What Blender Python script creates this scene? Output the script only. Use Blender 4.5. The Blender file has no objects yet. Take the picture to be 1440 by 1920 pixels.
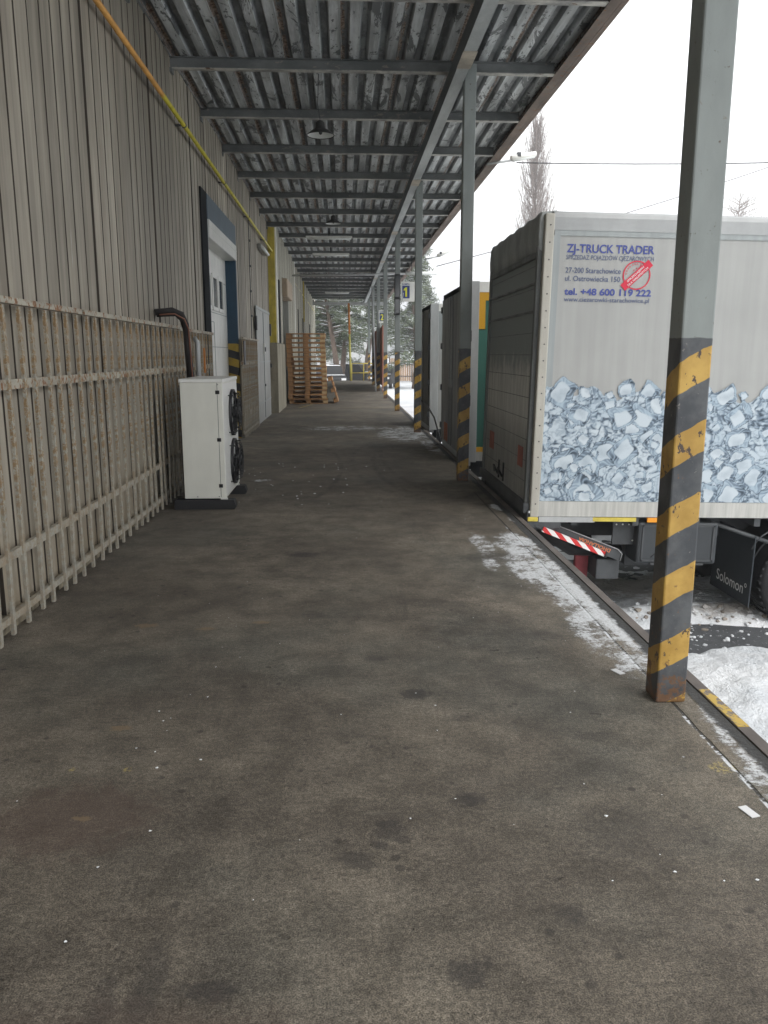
import bpy, bmesh, math, random
import numpy as np
from mathutils import Vector, Matrix
R=math.radians
sc=bpy.context.scene
COL=sc.collection
# ---------------------------------------------------------------- camera
cam=bpy.data.objects.new('camera',bpy.data.cameras.new('camera')); COL.objects.link(cam); sc.camera=cam
cam.data.sensor_fit='VERTICAL'; cam.data.sensor_height=36.0; cam.data.lens=1500/1920*36
cam.location=(0,0,1.54)
cam.rotation_euler=(R(90-11.163),0,R(-2.808))
cam.data.clip_end=3000; cam.data.clip_start=0.05
# ---------------------------------------------------------------- sky
w=bpy.data.worlds.new('World'); sc.world=w; w.use_nodes=True
nt=w.node_tree; bg=nt.nodes['Background']
sky=nt.nodes.new('ShaderNodeTexSky'); sky.sky_type='NISHITA'; sky.sun_disc=False
SUN_EL,SUN_AZ=R(48),R(150)
sky.sun_elevation=SUN_EL; sky.sun_rotation=SUN_AZ; sky.dust_density=6; sky.air_density=1.5
bw=nt.nodes.new('ShaderNodeRGBToBW'); nt.links.new(sky.outputs[0],bw.inputs[0])
mx=nt.nodes.new('ShaderNodeMix'); mx.data_type='RGBA'; mx.inputs[0].default_value=0.9
nt.links.new(bw.outputs[0],mx.inputs[6]); mx.inputs[7].default_value=(8.4,8.5,8.6,1)
nt.links.new(mx.outputs[2],bg.inputs[0]); bg.inputs[1].default_value=0.10
# ---------------------------------------------------------------- sun behind cloud
sl=bpy.data.lights.new('sun','SUN'); sl.energy=0.6; sl.angle=R(25); sl.color=(1,0.97,0.93)
so=bpy.data.objects.new('sun',sl); COL.objects.link(so); so.location=(20,-20,30)
so.rotation_euler=Vector((math.sin(SUN_AZ)*math.cos(SUN_EL),math.cos(SUN_AZ)*math.cos(SUN_EL),math.sin(SUN_EL))).to_track_quat('Z','Y').to_euler()
sc.view_settings.view_transform='Standard'; sc.view_settings.look='None'; sc.view_settings.gamma=1
sc.view_settings.exposure=1.38
sc.cycles.use_denoising=True; sc.cycles.max_bounces=8; sc.cycles.diffuse_bounces=5

# ================================================================ helpers
class MB:
    def __init__(s): s.bm=bmesh.new()
    def _f(s,vs,mi):
        try:
            f=s.bm.faces.new(vs); f.material_index=mi; return f
        except ValueError: return None
    def box(s,x0,x1,y0,y1,z0,z1,mi=0,M=None):
        P=[(x0,y0,z0),(x1,y0,z0),(x1,y1,z0),(x0,y1,z0),(x0,y0,z1),(x1,y0,z1),(x1,y1,z1),(x0,y1,z1)]
        if M is not None: P=[M@Vector(p) for p in P]
        v=[s.bm.verts.new(p) for p in P]
        for q in ((3,2,1,0),(4,5,6,7),(0,1,5,4),(1,2,6,5),(2,3,7,6),(3,0,4,7)): s._f([v[i] for i in q],mi)
        return s
    def rbox(s,x0,x1,y0,y1,z0,z1,r=.01,mi=0,seg=2):
        t=bmesh.new()
        bmesh.ops.create_cube(t,size=1)
        for v in t.verts: v.co=Vector(((x0+x1)/2+v.co.x*(x1-x0),(y0+y1)/2+v.co.y*(y1-y0),(z0+z1)/2+v.co.z*(z1-z0)))
        bmesh.ops.bevel(t,geom=t.edges[:],offset=min(r,.45*min(x1-x0,y1-y0,z1-z0)),segments=seg,affect='EDGES',profile=.5)
        s.merge(t,mi); return s
    def merge(s,t,mi=0):
        m={v:s.bm.verts.new(v.co) for v in t.verts}
        for f in t.faces:
            g=s._f([m[v] for v in f.verts],mi)
            if g: g.smooth=f.smooth
        t.free()
    def quad(s,a,b,c,d,mi=0):
        return s._f([s.bm.verts.new(p) for p in (a,b,c,d)],mi)
    def poly(s,pts,mi=0): return s._f([s.bm.verts.new(p) for p in pts],mi)
    def prism(s,pts,ax,a0,a1,mi=0):
        """pts 2d outline; ax axis of extrusion"""
        def P(p,a):
            return {0:(a,p[0],p[1]),1:(p[0],a,p[1]),2:(p[0],p[1],a)}[ax]
        A=[s.bm.verts.new(P(p,a0)) for p in pts]; B=[s.bm.verts.new(P(p,a1)) for p in pts]
        n=len(pts)
        for i in range(n): s._f([A[i],A[(i+1)%n],B[(i+1)%n],B[i]],mi)
        s._f(A[::-1],mi); s._f(B,mi); return s
    def tube(s,pts,r,n=8,mi=0,cap=True,smooth=True):
        pts=[Vector(p) for p in pts]
        rs=r if hasattr(r,'__len__') else [r]*len(pts)
        rings=[]; up=None
        for i,p in enumerate(pts):
            if i==0: d=pts[1]-p
            elif i==len(pts)-1: d=p-pts[i-1]
            else: d=(pts[i+1]-p).normalized()+(p-pts[i-1]).normalized()
            d.normalize()
            if up is None:
                up=d.orthogonal().normalized()
            u=(up-d*up.dot(d)).normalized(); up=u; v=d.cross(u)
            rings.append([s.bm.verts.new(p+(u*math.cos(2*math.pi*k/n)+v*math.sin(2*math.pi*k/n))*rs[i]) for k in range(n)])
        for a,b in zip(rings,rings[1:]):
            for k in range(n):
                f=s._f([a[k],a[(k+1)%n],b[(k+1)%n],b[k]],mi)
                if f: f.smooth=smooth
        if cap: s._f(rings[0][::-1],mi); s._f(rings[-1],mi)
        return s
    def lathe(s,prof,n=24,mi=0,M=None,smooth=True):
        """prof (r,z) list about z axis"""
        rings=[]
        for r,z in prof:
            ring=[]
            for k in range(n):
                p=Vector((r*math.cos(2*math.pi*k/n),r*math.sin(2*math.pi*k/n),z))
                ring.append(s.bm.verts.new(M@p if M is not None else p))
            rings.append(ring)
        for a,b in zip(rings,rings[1:]):
            for k in range(n):
                f=s._f([a[k],a[(k+1)%n],b[(k+1)%n],b[k]],mi)
                if f: f.smooth=smooth
        return s
    def build(s,name,mats,parent=None,norm=True):
        if norm: bmesh.ops.recalc_face_normals(s.bm,faces=s.bm.faces[:])
        me=bpy.data.meshes.new(name); s.bm.to_mesh(me); s.bm.free()
        for m in (mats if isinstance(mats,(list,tuple)) else [mats]): me.materials.append(m)
        o=bpy.data.objects.new(name,me); COL.objects.link(o)
        if parent is not None: o.parent=parent
        return o
def tag(o,label=None,cat=None,group=None,kind=None):
    if label: o['label']=label
    if cat: o['category']=cat
    if group: o['group']=group
    if kind: o['kind']=kind
    return o
def empty(name,loc,label=None,cat=None,group=None):
    o=bpy.data.objects.new(name,None); COL.objects.link(o); o.location=loc; o.empty_display_size=.2
    return tag(o,label,cat,group)
def dup(root,loc=None,rot=None,label=None,group=None):
    ch=[c for c in bpy.data.objects if c.parent==root]
    r=root.copy(); COL.objects.link(r)
    if loc is not None: r.location=loc
    if rot is not None: r.rotation_euler=rot
    if label: r['label']=label
    if group: r['group']=group
    for c in ch:
        g=[d for d in bpy.data.objects if d.parent==c]
        k=c.copy(); COL.objects.link(k); k.parent=r
        for d in g:
            e=d.copy(); COL.objects.link(e); e.parent=k
    return r
# ---- text as mesh
def text_mesh(s,width,cap,bold=0.0,depth=.0008):
    cu=bpy.data.curves.new('t','FONT'); cu.body=s; cu.size=1; cu.extrude=0; cu.offset=bold; cu.resolution_u=4
    t=bpy.data.objects.new('t',cu); COL.objects.link(t)
    bpy.context.view_layer.update()
    dg=bpy.context.evaluated_depsgraph_get()
    me=bpy.data.meshes.new_from_object(t.evaluated_get(dg))
    bpy.data.objects.remove(t); bpy.data.curves.remove(cu)
    xs=[v.co.x for v in me.vertices]
    x0,x1=min(xs),max(xs); sy=cap/0.72
    for v in me.vertices:
        v.co.x=(v.co.x-x0)/(x1-x0)*width; v.co.y*=sy; v.co.z=0
    return me
def text_obj(name,s,width,cap,M,mat,parent,bold=0.0):
    me=text_mesh(s,width,cap,bold); me.transform(M); me.materials.clear(); me.materials.append(mat); me.name=name
    o=bpy.data.objects.new(name,me); COL.objects.link(o); o.parent=parent
    return o
def merge_text(mb,s,width,cap,M,mi=0,bold=0.0):
    me=text_mesh(s,width,cap,bold); me.transform(M); t=bmesh.new(); t.from_mesh(me); mb.merge(t,mi); bpy.data.meshes.remove(me)
# plane facing -Y (towards the camera): text x->X, y->Z
def MY(x,y,z,rot=0): return Matrix.Translation((x,y,z))@Matrix.Rotation(R(90),4,'X')@Matrix.Rotation(rot,4,'Z')

# ---- material expression helper
class Gx:
    def __init__(s,name,rough=.6,spec=.4,metal=0):
        s.m=bpy.data.materials.new(name); s.m.use_nodes=True; s.t=s.m.node_tree
        s.b=s.t.nodes['Principled BSDF']; s.b.inputs['Roughness'].default_value=rough; s.b.inputs['Metallic'].default_value=metal
        s.b.inputs['Specular IOR Level'].default_value=spec
        tc=s.t.nodes.new('ShaderNodeTexCoord'); s.P=tc.outputs['Object']; s._sep=None
    def n(s,t,**k):
        n=s.t.nodes.new(t)
        for a,b in k.items(): setattr(n,a,b)
        return n
    def L(s,a,i):
        if isinstance(a,bpy.types.NodeSocket): s.t.links.new(a,i)
        else:
            try: i.default_value=a
            except Exception: i.default_value=tuple(a)+(1,)
    def xyz(s,i):
        if s._sep is None:
            s._sep=s.n('ShaderNodeSeparateXYZ'); s.L(s.P,s._sep.inputs[0])
        return s._sep.outputs[i]
    def mth(s,op,a,b=0,c=0,clamp=False):
        n=s.n('ShaderNodeMath',operation=op,use_clamp=clamp); s.L(a,n.inputs[0]); s.L(b,n.inputs[1]); s.L(c,n.inputs[2]); return n.outputs[0]
    def add(s,a,b): return s.mth('ADD',a,b)
    def mul(s,a,b): return s.mth('MULTIPLY',a,b)
    def sub(s,a,b): return s.mth('SUBTRACT',a,b)
    def mx(s,a,b): return s.mth('MAXIMUM',a,b)
    def mn(s,a,b): return s.mth('MINIMUM',a,b)
    def ramp(s,v,a,b,lo=0,hi=1):
        n=s.n('ShaderNodeMapRange',interpolation_type='SMOOTHSTEP'); s.L(v,n.inputs[0])
        for i,x in enumerate((a,b,lo,hi)): s.L(x,n.inputs[i+1])
        return n.outputs[0]
    def vec(s,sc=(1,1,1),off=(0,0,0),src=None):
        n=s.n('ShaderNodeMapping'); s.L(src or s.P,n.inputs[0]); n.inputs['Scale'].default_value=sc; n.inputs['Location'].default_value=off; return n.outputs[0]
    def noise(s,scale=5,det=4,rough=.55,sc=(1,1,1),off=(0,0,0),dist=0,src=None):
        n=s.n('ShaderNodeTexNoise'); s.L(s.vec(sc,off,src),n.inputs['Vector'])
        n.inputs['Scale'].default_value=scale; n.inputs['Detail'].default_value=det; n.inputs['Roughness'].default_value=rough; n.inputs['Distortion'].default_value=dist
        return n.outputs[0]
    def voro(s,scale=5,sc=(1,1,1),feat='F1',out='Distance',off=(0,0,0),rnd=1):
        n=s.n('ShaderNodeTexVoronoi',feature=feat); s.L(s.vec(sc,off),n.inputs['Vector']); n.inputs['Scale'].default_value=scale; n.inputs['Randomness'].default_value=rnd
        return n.outputs[out]
    def mix(s,f,a,b):
        n=s.n('ShaderNodeMix',data_type='RGBA'); s.L(f,n.inputs[0])
        for v,i in ((a,6),(b,7)):
            if isinstance(v,bpy.types.NodeSocket): s.t.links.new(v,n.inputs[i])
            else: n.inputs[i].default_value=tuple(v)+(1,) if len(v)==3 else v
        return n.outputs[2]
    def scale(s,col,f):
        n=s.n('ShaderNodeMix',data_type='RGBA',blend_type='MULTIPLY'); n.inputs[0].default_value=1
        if isinstance(col,bpy.types.NodeSocket): s.t.links.new(col,n.inputs[6])
        else: n.inputs[6].default_value=tuple(col)+(1,)
        c=s.n('ShaderNodeCombineColor')
        for i in range(3): s.L(f,c.inputs[i])
        s.t.links.new(c.outputs[0],n.inputs[7]); return n.outputs[2]
    def blob(s,cx,cy,rx,ry,ix=0,iy=1):
        dx=s.mul(s.sub(s.xyz(ix),cx),1/rx); dy=s.mul(s.sub(s.xyz(iy),cy),1/ry)
        return s.sub(1,s.mth('SQRT',s.add(s.mul(dx,dx),s.mul(dy,dy))))
    def col(s,c):
        if isinstance(c,bpy.types.NodeSocket): s.t.links.new(c,s.b.inputs['Base Color'])
        else: s.b.inputs['Base Color'].default_value=tuple(c)+(1,)
        return s
    def rough(s,c): s.L(c,s.b.inputs['Roughness']); return s
    def bump(s,h,st=.3,d=.01):
        n=s.n('ShaderNodeBump'); n.inputs['Strength'].default_value=st; n.inputs['Distance'].default_value=d; s.L(h,n.inputs['Height']); s.t.links.new(n.outputs[0],s.b.inputs['Normal']); return s
def C(h):
    h=h.lstrip('#'); v=[int(h[i:i+2],16)/255 for i in (0,2,4)]
    return tuple(x/12.92 if x<=.04045 else ((x+.055)/1.055)**2.4 for x in v)
RUST=(.16,.07,.035)
def painted(name,c,rough=.5,dirt=.25,scale=3,stretch=(1,1,.25),rust=0.0,bump=.05,metal=0):
    g=Gx(name,rough,metal=metal)
    n=g.noise(scale,5,.6,stretch); f=g.ramp(n,.3,.75,1-dirt,1+dirt*.25)
    n2=g.noise(scale*14,3,.6,(1,1,1)); f2=g.ramp(n2,.3,.7,1-dirt*.25,1.0)
    c2=g.scale(g.scale(c,f),f2)
    if rust:
        r=g.ramp(g.noise(scale*5,6,.7,(1,1,.6),off=(3,1,7)),.78-rust*.35,.82-rust*.35)
        rc=g.mix(g.noise(30,3),RUST,(.30,.15,.07)); c2=g.mix(r,c2,rc)
        g.rough(g.ramp(r,0,1,rough,.9))
    g.col(c2)
    if bump: g.bump(n2,bump,.004)
    return g.m
M={}
# cladding of the wall
g=Gx('wall_cladding',.62)
n=g.noise(1.3,5,.6,(1,1,.22)); st=g.noise(9,4,.6,(1,1,.05)); fi=g.noise(40,3,.6,(1,1,.5))
base=g.mix(g.ramp(n,.3,.7),(.30,.265,.21),(.48,.435,.355))
base=g.scale(base,g.ramp(st,.3,.75,.66,1.12)); base=g.scale(base,g.ramp(g.noise(.55,3,.6,(1,1,.5),off=(2,5,5)),.3,.7,.82,1.08))
base=g.mix(g.mul(g.ramp(g.noise(3.5,6,.7,(1,1,.10),off=(8,1,3)),.52,.68),.45),base,(.17,.135,.10))
lowd=g.ramp(g.add(g.xyz(2),g.mul(g.noise(4,4),.5)),.2,1.1,1,0)
def cell(sz,seed,lo,hi):
    wn=g.n('ShaderNodeTexWhiteNoise',noise_dimensions='1D'); g.L(g.add(g.mth('FLOOR',g.mul(g.sub(g.xyz(1),.02),1/sz)),seed),wn.inputs['W']); return g.ramp(wn.outputs['Value'],0,1,lo,hi)
base=g.scale(base,cell(1.105,3.3,.86,1.12)); base=g.scale(base,cell(.221,7.7,.92,1.07))
base=g.mix(g.mul(lowd,g.ramp(g.noise(6,5,.7,(1,1,.4)),.35,.6,.15,.55)),base,(.30,.23,.14))
pale=g.ramp(g.noise(5,5,.7,(1,1,.12),off=(4,2,1)),.66,.74)
base=g.mix(g.mul(pale,.45),base,(.62,.60,.55))
spot=g.ramp(g.noise(11,4,.7,(1,1,.7),off=(9,3,4)),.735,.76)
base=g.mix(g.mul(spot,.7),base,(.07,.06,.05))
g.col(base).bump(fi,.08,.004); M['wall']=g.m
M['wall2']=painted('wall_cladding_pale',(.43,.41,.33),.65,.3,2,(1,1,.2))
M['groove']=painted('seam_dark',(.085,.07,.055),.8,.3)
# canopy deck: flaking paint on galvanised sheet, rusty laps
g=Gx('canopy_deck',.5)
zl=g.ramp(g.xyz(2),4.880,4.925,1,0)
n=g.noise(3.0,7,.75,(1,.30,1),dist=.8); m=g.ramp(n,.555,.58)
m2=g.ramp(g.noise(10,5,.7,(1,.45,1),off=(5,5,0)),.60,.625)
k=g.mx(m,m2)
lite=g.mix(g.noise(6,4,.6,(1,.3,1)),(.38,.41,.42),(.82,.85,.86))
drk=g.mix(g.noise(7,5,.7,(1,.3,1),off=(3,1,1)),(.05,.057,.062),(.13,.14,.145))
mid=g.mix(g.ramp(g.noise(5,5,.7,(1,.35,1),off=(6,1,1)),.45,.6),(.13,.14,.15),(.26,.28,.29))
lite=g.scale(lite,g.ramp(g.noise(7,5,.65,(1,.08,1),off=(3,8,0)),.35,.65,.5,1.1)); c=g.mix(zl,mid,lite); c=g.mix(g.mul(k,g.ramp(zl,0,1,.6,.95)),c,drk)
c=g.scale(c,g.ramp(g.noise(.9,3,.6,(1,.6,1),off=(8,1,0)),.3,.7,.7,1.15))
lx=g.mth('FRACT',g.mul(g.add(g.xyz(0),1.925),1/.64)); lap=g.ramp(lx,.075,.06,0,1)
rn=g.ramp(g.noise(6,6,.75,(1,.5,1),off=(1,7,0)),.42,.52)
c=g.mix(g.mul(lap,rn),c,g.mix(g.ramp(g.noise(18,5,.7),.4,.6),(.10,.045,.025),(.42,.33,.26)))
g.col(c).bump(k,.3,-.004); M['deck']=g.m
# purlins
g=Gx('purlin_steel',.6)
c=g.mix(g.ramp(g.noise(2.5,5,.65,(.5,1,1)),.35,.7),(.12,.13,.13),(.21,.22,.22))
c=g.mix(g.mul(g.ramp(g.noise(14,6,.7,(.4,1,1)),.6,.66),.7),c,(.33,.29,.25))
g.col(c); M['purlin']=g.m
g=Gx('purlin_flange',.6)
c=g.mix(g.ramp(g.noise(4,6,.7,(.5,1,1)),.4,.62),(.24,.24,.23),(.58,.56,.51))
c=g.mix(g.ramp(g.noise(7,6,.75,(.5,1,1),off=(2,2,2)),.60,.66),c,(.15,.08,.05))
g.col(c); M['flange']=g.m
M['beam']=painted('beam_paint_lit',(.46,.49,.49),.5,.35,3,(1,.3,1),rust=.16)  # paler copy for the beam underside: snow light put into the colour
M['edge']=painted('rusty_edge',(.22,.17,.14),.75,.5,3,(1,.4,1),rust=.55)
# post: grey paint above, black and yellow bands below
g=Gx('post_paint',.45)
ob=g.n('ShaderNodeObjectInfo'); rnd=ob.outputs['Random']
wob=g.mul(g.sub(g.noise(9,3),.5),.03)
t=g.add(g.add(g.xyz(2),wob),g.add(g.mul(g.xyz(0),-.55),g.mul(g.xyz(1),.55)))
sy=g.n('ShaderNodeSeparateXYZ'); g.L(ob.outputs['Location'],sy.inputs[0]); shf=g.mul(g.mth('FRACT',g.sub(g.mul(sy.outputs[1],.37),1.221)),.16)
ph=g.mth('FRACT',g.mul(g.sub(g.add(t,shf),.285),1/.306))
yel=g.mul(g.ramp(ph,.545,.56),g.ramp(ph,.998,.985,0,1))
zb=g.add(g.xyz(2),g.mul(wob,.6))
band=g.ramp(zb,1.600,1.606,1,0); 
yel=g.mul(yel,g.ramp(zb,1.575,1.581,1,0))
nb=g.noise(6,5,.6)
ycol=g.mix(g.ramp(nb,.35,.7),(.38,.225,.045),(.55,.35,.085))
bcol=g.mix(g.ramp(nb,.35,.7),(.050,.055,.062),(.11,.115,.12))
gcol=g.scale((.25,.275,.265),g.ramp(g.noise(5,5,.6,(1,1,.4)),.3,.7,.86,1.06))
chip=g.mx(g.ramp(g.noise(26,5,.7,(1,1,1),off=(1,2,3)),.645,.66),g.ramp(g.noise(60,3,.7,(1,1,.25),off=(4,2,3)),.70,.72))
chipy=g.ramp(g.noise(17,5,.7,(1,1,.6),off=(6,2,3)),.59,.605)
gcol=g.mix(chip,gcol,(.09,.06,.045))
gcol=g.mix(g.mul(g.ramp(g.noise(12,5,.7,(1,1,.5),off=(3,9,3)),.66,.75),g.ramp(g.xyz(2),1.6,2.0,.7,0)),gcol,(.36,.24,.14))
ycol=g.mix(chipy,ycol,(.07,.05,.04))
bcol=g.mix(g.mul(chip,.8),bcol,(.26,.24,.22))
c=g.mix(band,gcol,g.mix(yel,bcol,ycol))
rr=g.add(g.ramp(g.xyz(2),.0,.26,1,0),g.ramp(g.xyz(2),.2,1.7,.35,0)); rs=g.ramp(g.add(g.noise(15,6,.75,off=(2,2,5)),g.mul(rr,.15)),.64,.70)
c=g.mix(g.mul(rs,.85),c,g.mix(g.noise(30,3),(.09,.045,.025),(.22,.115,.055)))
g.col(c).bump(g.add(chip,chipy),.25,-.003); M['post']=g.m
# asphalt floor of the platform
g=Gx('platform_asphalt',.8,.35)
n1=g.noise(.9,5,.6); n2=g.noise(5,5,.65,off=(3,1,0)); n3=g.noise(60,3,.7); n4=g.noise(220,2,.6)
c=g.mix(g.ramp(n1,.35,.68),(.112,.096,.077),(.190,.165,.130))
c=g.mix(g.mul(g.ramp(g.noise(.7,4,.6,off=(7,4,0)),.45,.7),.5),c,(.096,.098,.085))
c=g.scale(c,g.ramp(n2,.25,.75,.70,1.25)); c=g.scale(c,g.ramp(g.noise(21,4,.7,(1,1.6,1)),.3,.7,.88,1.10)); c=g.scale(c,g.ramp(n3,.3,.7,.66,1.34)); c=g.scale(c,g.ramp(n4,.3,.7,.5,1.5))
# worn stones
vs=g.voro(95,rnd=1); c=g.mix(g.mul(g.ramp(vs,.16,.10),g.ramp(g.noise(31,2,off=(5,5,5)),.52,.62)),c,(.21,.185,.155))
vs2=g.voro(38,off=(2,3,0)); c=g.mix(g.mul(g.ramp(vs2,.075,.05),g.ramp(g.noise(13,2,off=(1,5,5)),.55,.6)),c,(.38,.35,.29))
pit=g.mul(g.ramp(g.voro(55,off=(8,1,0)),.14,.08),g.ramp(g.noise(17,2,off=(1,1,9)),.5,.6)); c=g.mix(g.mul(pit,.8),c,(.02,.018,.017))
# small drips and fine cracks
dr1=g.mul(g.ramp(g.voro(9,off=(3,7,0)),.17,.09),g.ramp(g.noise(2.2,3,off=(6,6,1)),.52,.60)); c=g.mix(g.mul(dr1,.55),c,(.035,.032,.030))
dr2=g.mul(g.ramp(g.voro(23,off=(1,2,0)),.20,.10),g.ramp(g.noise(3.1,3,off=(2,6,1)),.55,.62)); c=g.mix(g.mul(dr2,.5),c,(.035,.030,.028))
ck=g.voro(1.1,feat='DISTANCE_TO_EDGE',off=(.3,.2,0)); ckw=g.ramp(g.add(ck,g.mul(g.sub(g.noise(12,4,.7),.5),.03)),.006,.0,0,1); c=g.mix(g.mul(ckw,g.ramp(g.noise(.8,2,off=(9,1,1)),.52,.60,0,.0)),c,(.03,.027,.025))
sk=g.ramp(g.noise(3.5,6,.75,(1,.10,1),off=(4,4,4)),.58,.70); c=g.mix(g.mul(sk,.35),c,(.045,.042,.038))
sk2=g.ramp(g.noise(5,6,.75,(.25,1,1),off=(2,8,4)),.60,.72); c=g.mix(g.mul(sk2,.30),c,(.21,.19,.16))
# stains (oil drips, wheel scuffs)
sw=g.mul(g.sub(g.noise(14,4,.7),.5),1.1)
sw2=g.add(g.mul(sw,1.1),g.mul(g.sub(g.noise(45,4,.75,off=(3,3,3)),.5),1.4))
acc=None
for cx,cy,rx,ry,k in ((.13,2.42,.05,.04,.7),(.17,2.33,.04,.03,.7),(.10,2.30,.03,.03,.7),(.05,2.2,.05,.03,.6),(-.5,1.75,.05,.2,.5),(-.75,1.35,.06,.35,.55),(.22,1.5,.12,.07,.5),(1.0,3.0,.1,.05,.4),(-.2,4.6,.12,.06,.4),(.6,4.8,.2,.1,.35),(-.9,5.6,.2,.12,.35),(.75,7.5,.5,.5,.35),(0,8.4,.8,.4,.3),(.426,2.549,.075,.05,.8),(-.328,6.10,.14,.10,.7),(1.11,5.95,.28,.16,.5),(1.10,4.2,.12,.08,.4),(.143,2.37,.07,.06,.6),(.02,2.235,.06,.05,.6),(.32,3.45,.085,.07,.85),(.30,1.75,.06,.06,.7),(.62,1.95,.05,.05,.6),(-.35,1.72,.10,.04,.7),(-.6,1.55,.05,.30,.5),(-.28,1.5,.08,.07,.5),(.15,3.9,.08,.05,.5),(.5,3.2,.07,.05,.4),(.95,2.3,.25,.2,.4),(.42,10.2,.9,2.0,.25),(.55,13,1.0,1.5,.3)):
    b=g.mul(g.ramp(g.add(g.blob(cx,cy,rx*1.15,ry*1.15),sw2),.05,.6),k); acc=b if acc is None else g.mx(acc,b)
c=g.mix(g.mul(acc,.8),c,(.032,.030,.030))
red=g.mul(g.ramp(g.add(g.blob(-.95,2.5,.42,.32),sw),.1,.6),.5); red=g.mx(red,g.mul(g.ramp(g.add(g.blob(-.6,1.5,.8,.3),sw),.1,.7),.35)); c=g.mix(red,c,(.095,.062,.05))
# curved tyre marks
tm=None
def arc(cx,cy,r,wd,y0,y1):
    dx=g.sub(g.xyz(0),cx); dy=g.mul(g.sub(g.xyz(1),cy),.30)
    d=g.mth('ABSOLUTE',g.sub(g.mth('SQRT',g.add(g.mul(dx,dx),g.mul(dy,dy))),r))
    return g.mul(g.ramp(d,wd,wd*.3),g.mul(g.ramp(g.xyz(1),y0,y0+1),g.ramp(g.xyz(1),y1,y1-1)))
for a in ((1.05,11.6,.95,.05,7.6,15),(1.35,11.3,.95,.055,7.4,15.5),(-1.1,11,1.05,.045,8,14),(1.75,12,1.2,.05,8,14)):
    q=arc(*a); tm=q if tm is None else g.mx(tm,q)
c=g.mix(g.mul(tm,g.ramp(g.noise(5,5,.75,(1,.6,1),off=(1,1,1)),.38,.66,.0,.5)),c,(.028,.026,.025))
# hoof-like gouges
gou=g.mul(g.ramp(g.noise(7,3,.5,(1,2.2,1),off=(3,3,0)),.70,.72),g.ramp(g.noise(1.5,2,off=(9,9,0)),.45,.55)); c=g.mix(g.mul(gou,.45),c,(.03,.026,.023))
# joints
jn=g.mul(g.sub(g.noise(9,3,off=(4,4,4)),.5),.012)
j1=g.mul(g.ramp(g.mth('ABSOLUTE',g.sub(g.add(g.xyz(0),jn),1.462)),.010,.004),g.ramp(g.xyz(1),9,8.8))
j2=g.ramp(g.mth('ABSOLUTE',g.sub(g.xyz(1),23.3)),.05,.03); j3=g.ramp(g.mth('ABSOLUTE',g.sub(g.xyz(1),25.4)),.04,.02); j4=g.ramp(g.mth('ABSOLUTE',g.sub(g.xyz(1),38.5)),.1,.05)
jn2=g.mx(j1,g.mx(j2,g.mx(j3,j4))); c=g.mix(g.mul(jn2,.8),c,(.02,.02,.02))
yl=g.mul(g.ramp(g.mth('ABSOLUTE',g.sub(g.xyz(1),23.45)),.06,.04),g.ramp(g.noise(6,5,.8,off=(1,8,3)),.46,.56))
yl=g.mul(yl,g.ramp(g.xyz(0),-1.4,-1.3))
d=g.add(g.xyz(0),g.mul(g.sub(g.xyz(1),24.2),-.19)); yl2=g.mul(g.ramp(g.mth('ABSOLUTE',g.add(d,1.2)),.05,.035),g.mul(g.ramp(g.xyz(1),23.5,23.6),g.ramp(g.xyz(1),25.3,25.2)))
c=g.mix(g.mul(g.mx(yl,yl2),.6),c,(.42,.33,.08))
ysp=None
for cx,cy,r in ((-.83,2.821,.022),(-1.043,2.831,.02),(1.42,2.72,.06)):
    b=g.ramp(g.add(g.blob(cx,cy,r,r),g.mul(sw,1.2)),.1,.4); ysp=b if ysp is None else g.mx(ysp,b)
c=g.mix(g.mul(g.mul(ysp,g.ramp(n3,.45,.6)),.6),c,(.45,.36,.12))
bsp=None
for cx,cy,r in ((-1.155,4.473,.07),(-.95,3.17,.05),(-.9,2.5,.03),(-.8,4.4,.05),(-.5,4.5,.05)):
    b=g.ramp(g.add(g.blob(cx,cy,r*1.2,r*.6),g.mul(g.sub(g.noise(32,4,.8),.5),3)),.1,.35); bsp=b if bsp is None else g.mx(bsp,b)
c=g.mix(g.mul(bsp,.6),c,(.24,.17,.10))
# edge strip: rough dark tar
es=g.ramp(g.add(g.xyz(0),g.mul(g.noise(8,4),.05)),1.582,1.600); c=g.mix(g.mul(es,.85),c,g.mix(g.noise(40,4,.7),(.012,.013,.014),(.075,.08,.085)))
# frost and blown snow
fn=g.noise(17,7,.78,(1,.75,1),off=(2,1,0)); fb=g.noise(5,5,.65,off=(1,6,0)); fz=g.noise(55,4,.7)
cov=None
for cx,cy,rx,ry,k in ((1.49,5.25,.27,1.7,.78),(1.40,6.35,.24,.65,.80),(1.34,5.6,.22,.65,.72),(1.45,4.2,.22,.85,.62),(1.55,4.7,.10,1.2,.95),(1.60,2.85,.13,.65,.66),(1.55,2.55,.13,.45,.55),(1.60,8.0,.16,.30,1.0),(1.6,7.35,.08,.2,.8),(1.13,6.35,.13,.55,.55),(1.08,5.75,.08,.35,.5),(.1,17.0,1.4,.8,.50),(1.15,15.7,.7,2.0,.62),(1.5,13.6,.25,1.8,.55),(1.35,16.9,.4,1.1,.7),(-1.0,9.9,.2,.15,.5)):
    b=g.mul(g.ramp(g.blob(cx,cy,rx,ry),.0,.55),k); cov=b if cov is None else g.mx(cov,b)
fx=g.noise(34,6,.8,(1,2.4,1),off=(6,2,0),dist=.4)
val=g.add(g.add(g.mul(g.sub(fn,.5),1.9),g.mul(g.sub(fb,.5),2.3)),g.add(g.mul(cov,1.02),-.56)); val=g.add(val,g.mul(g.sub(fx,.5),1.9))
val=g.mn(val,g.mul(g.sub(cov,.06),6))
fr=g.mul(g.ramp(val,.0,.22),g.ramp(fz,.25,.6,.55,1)); thin=g.mul(g.ramp(val,-.30,.1),.42)
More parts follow.
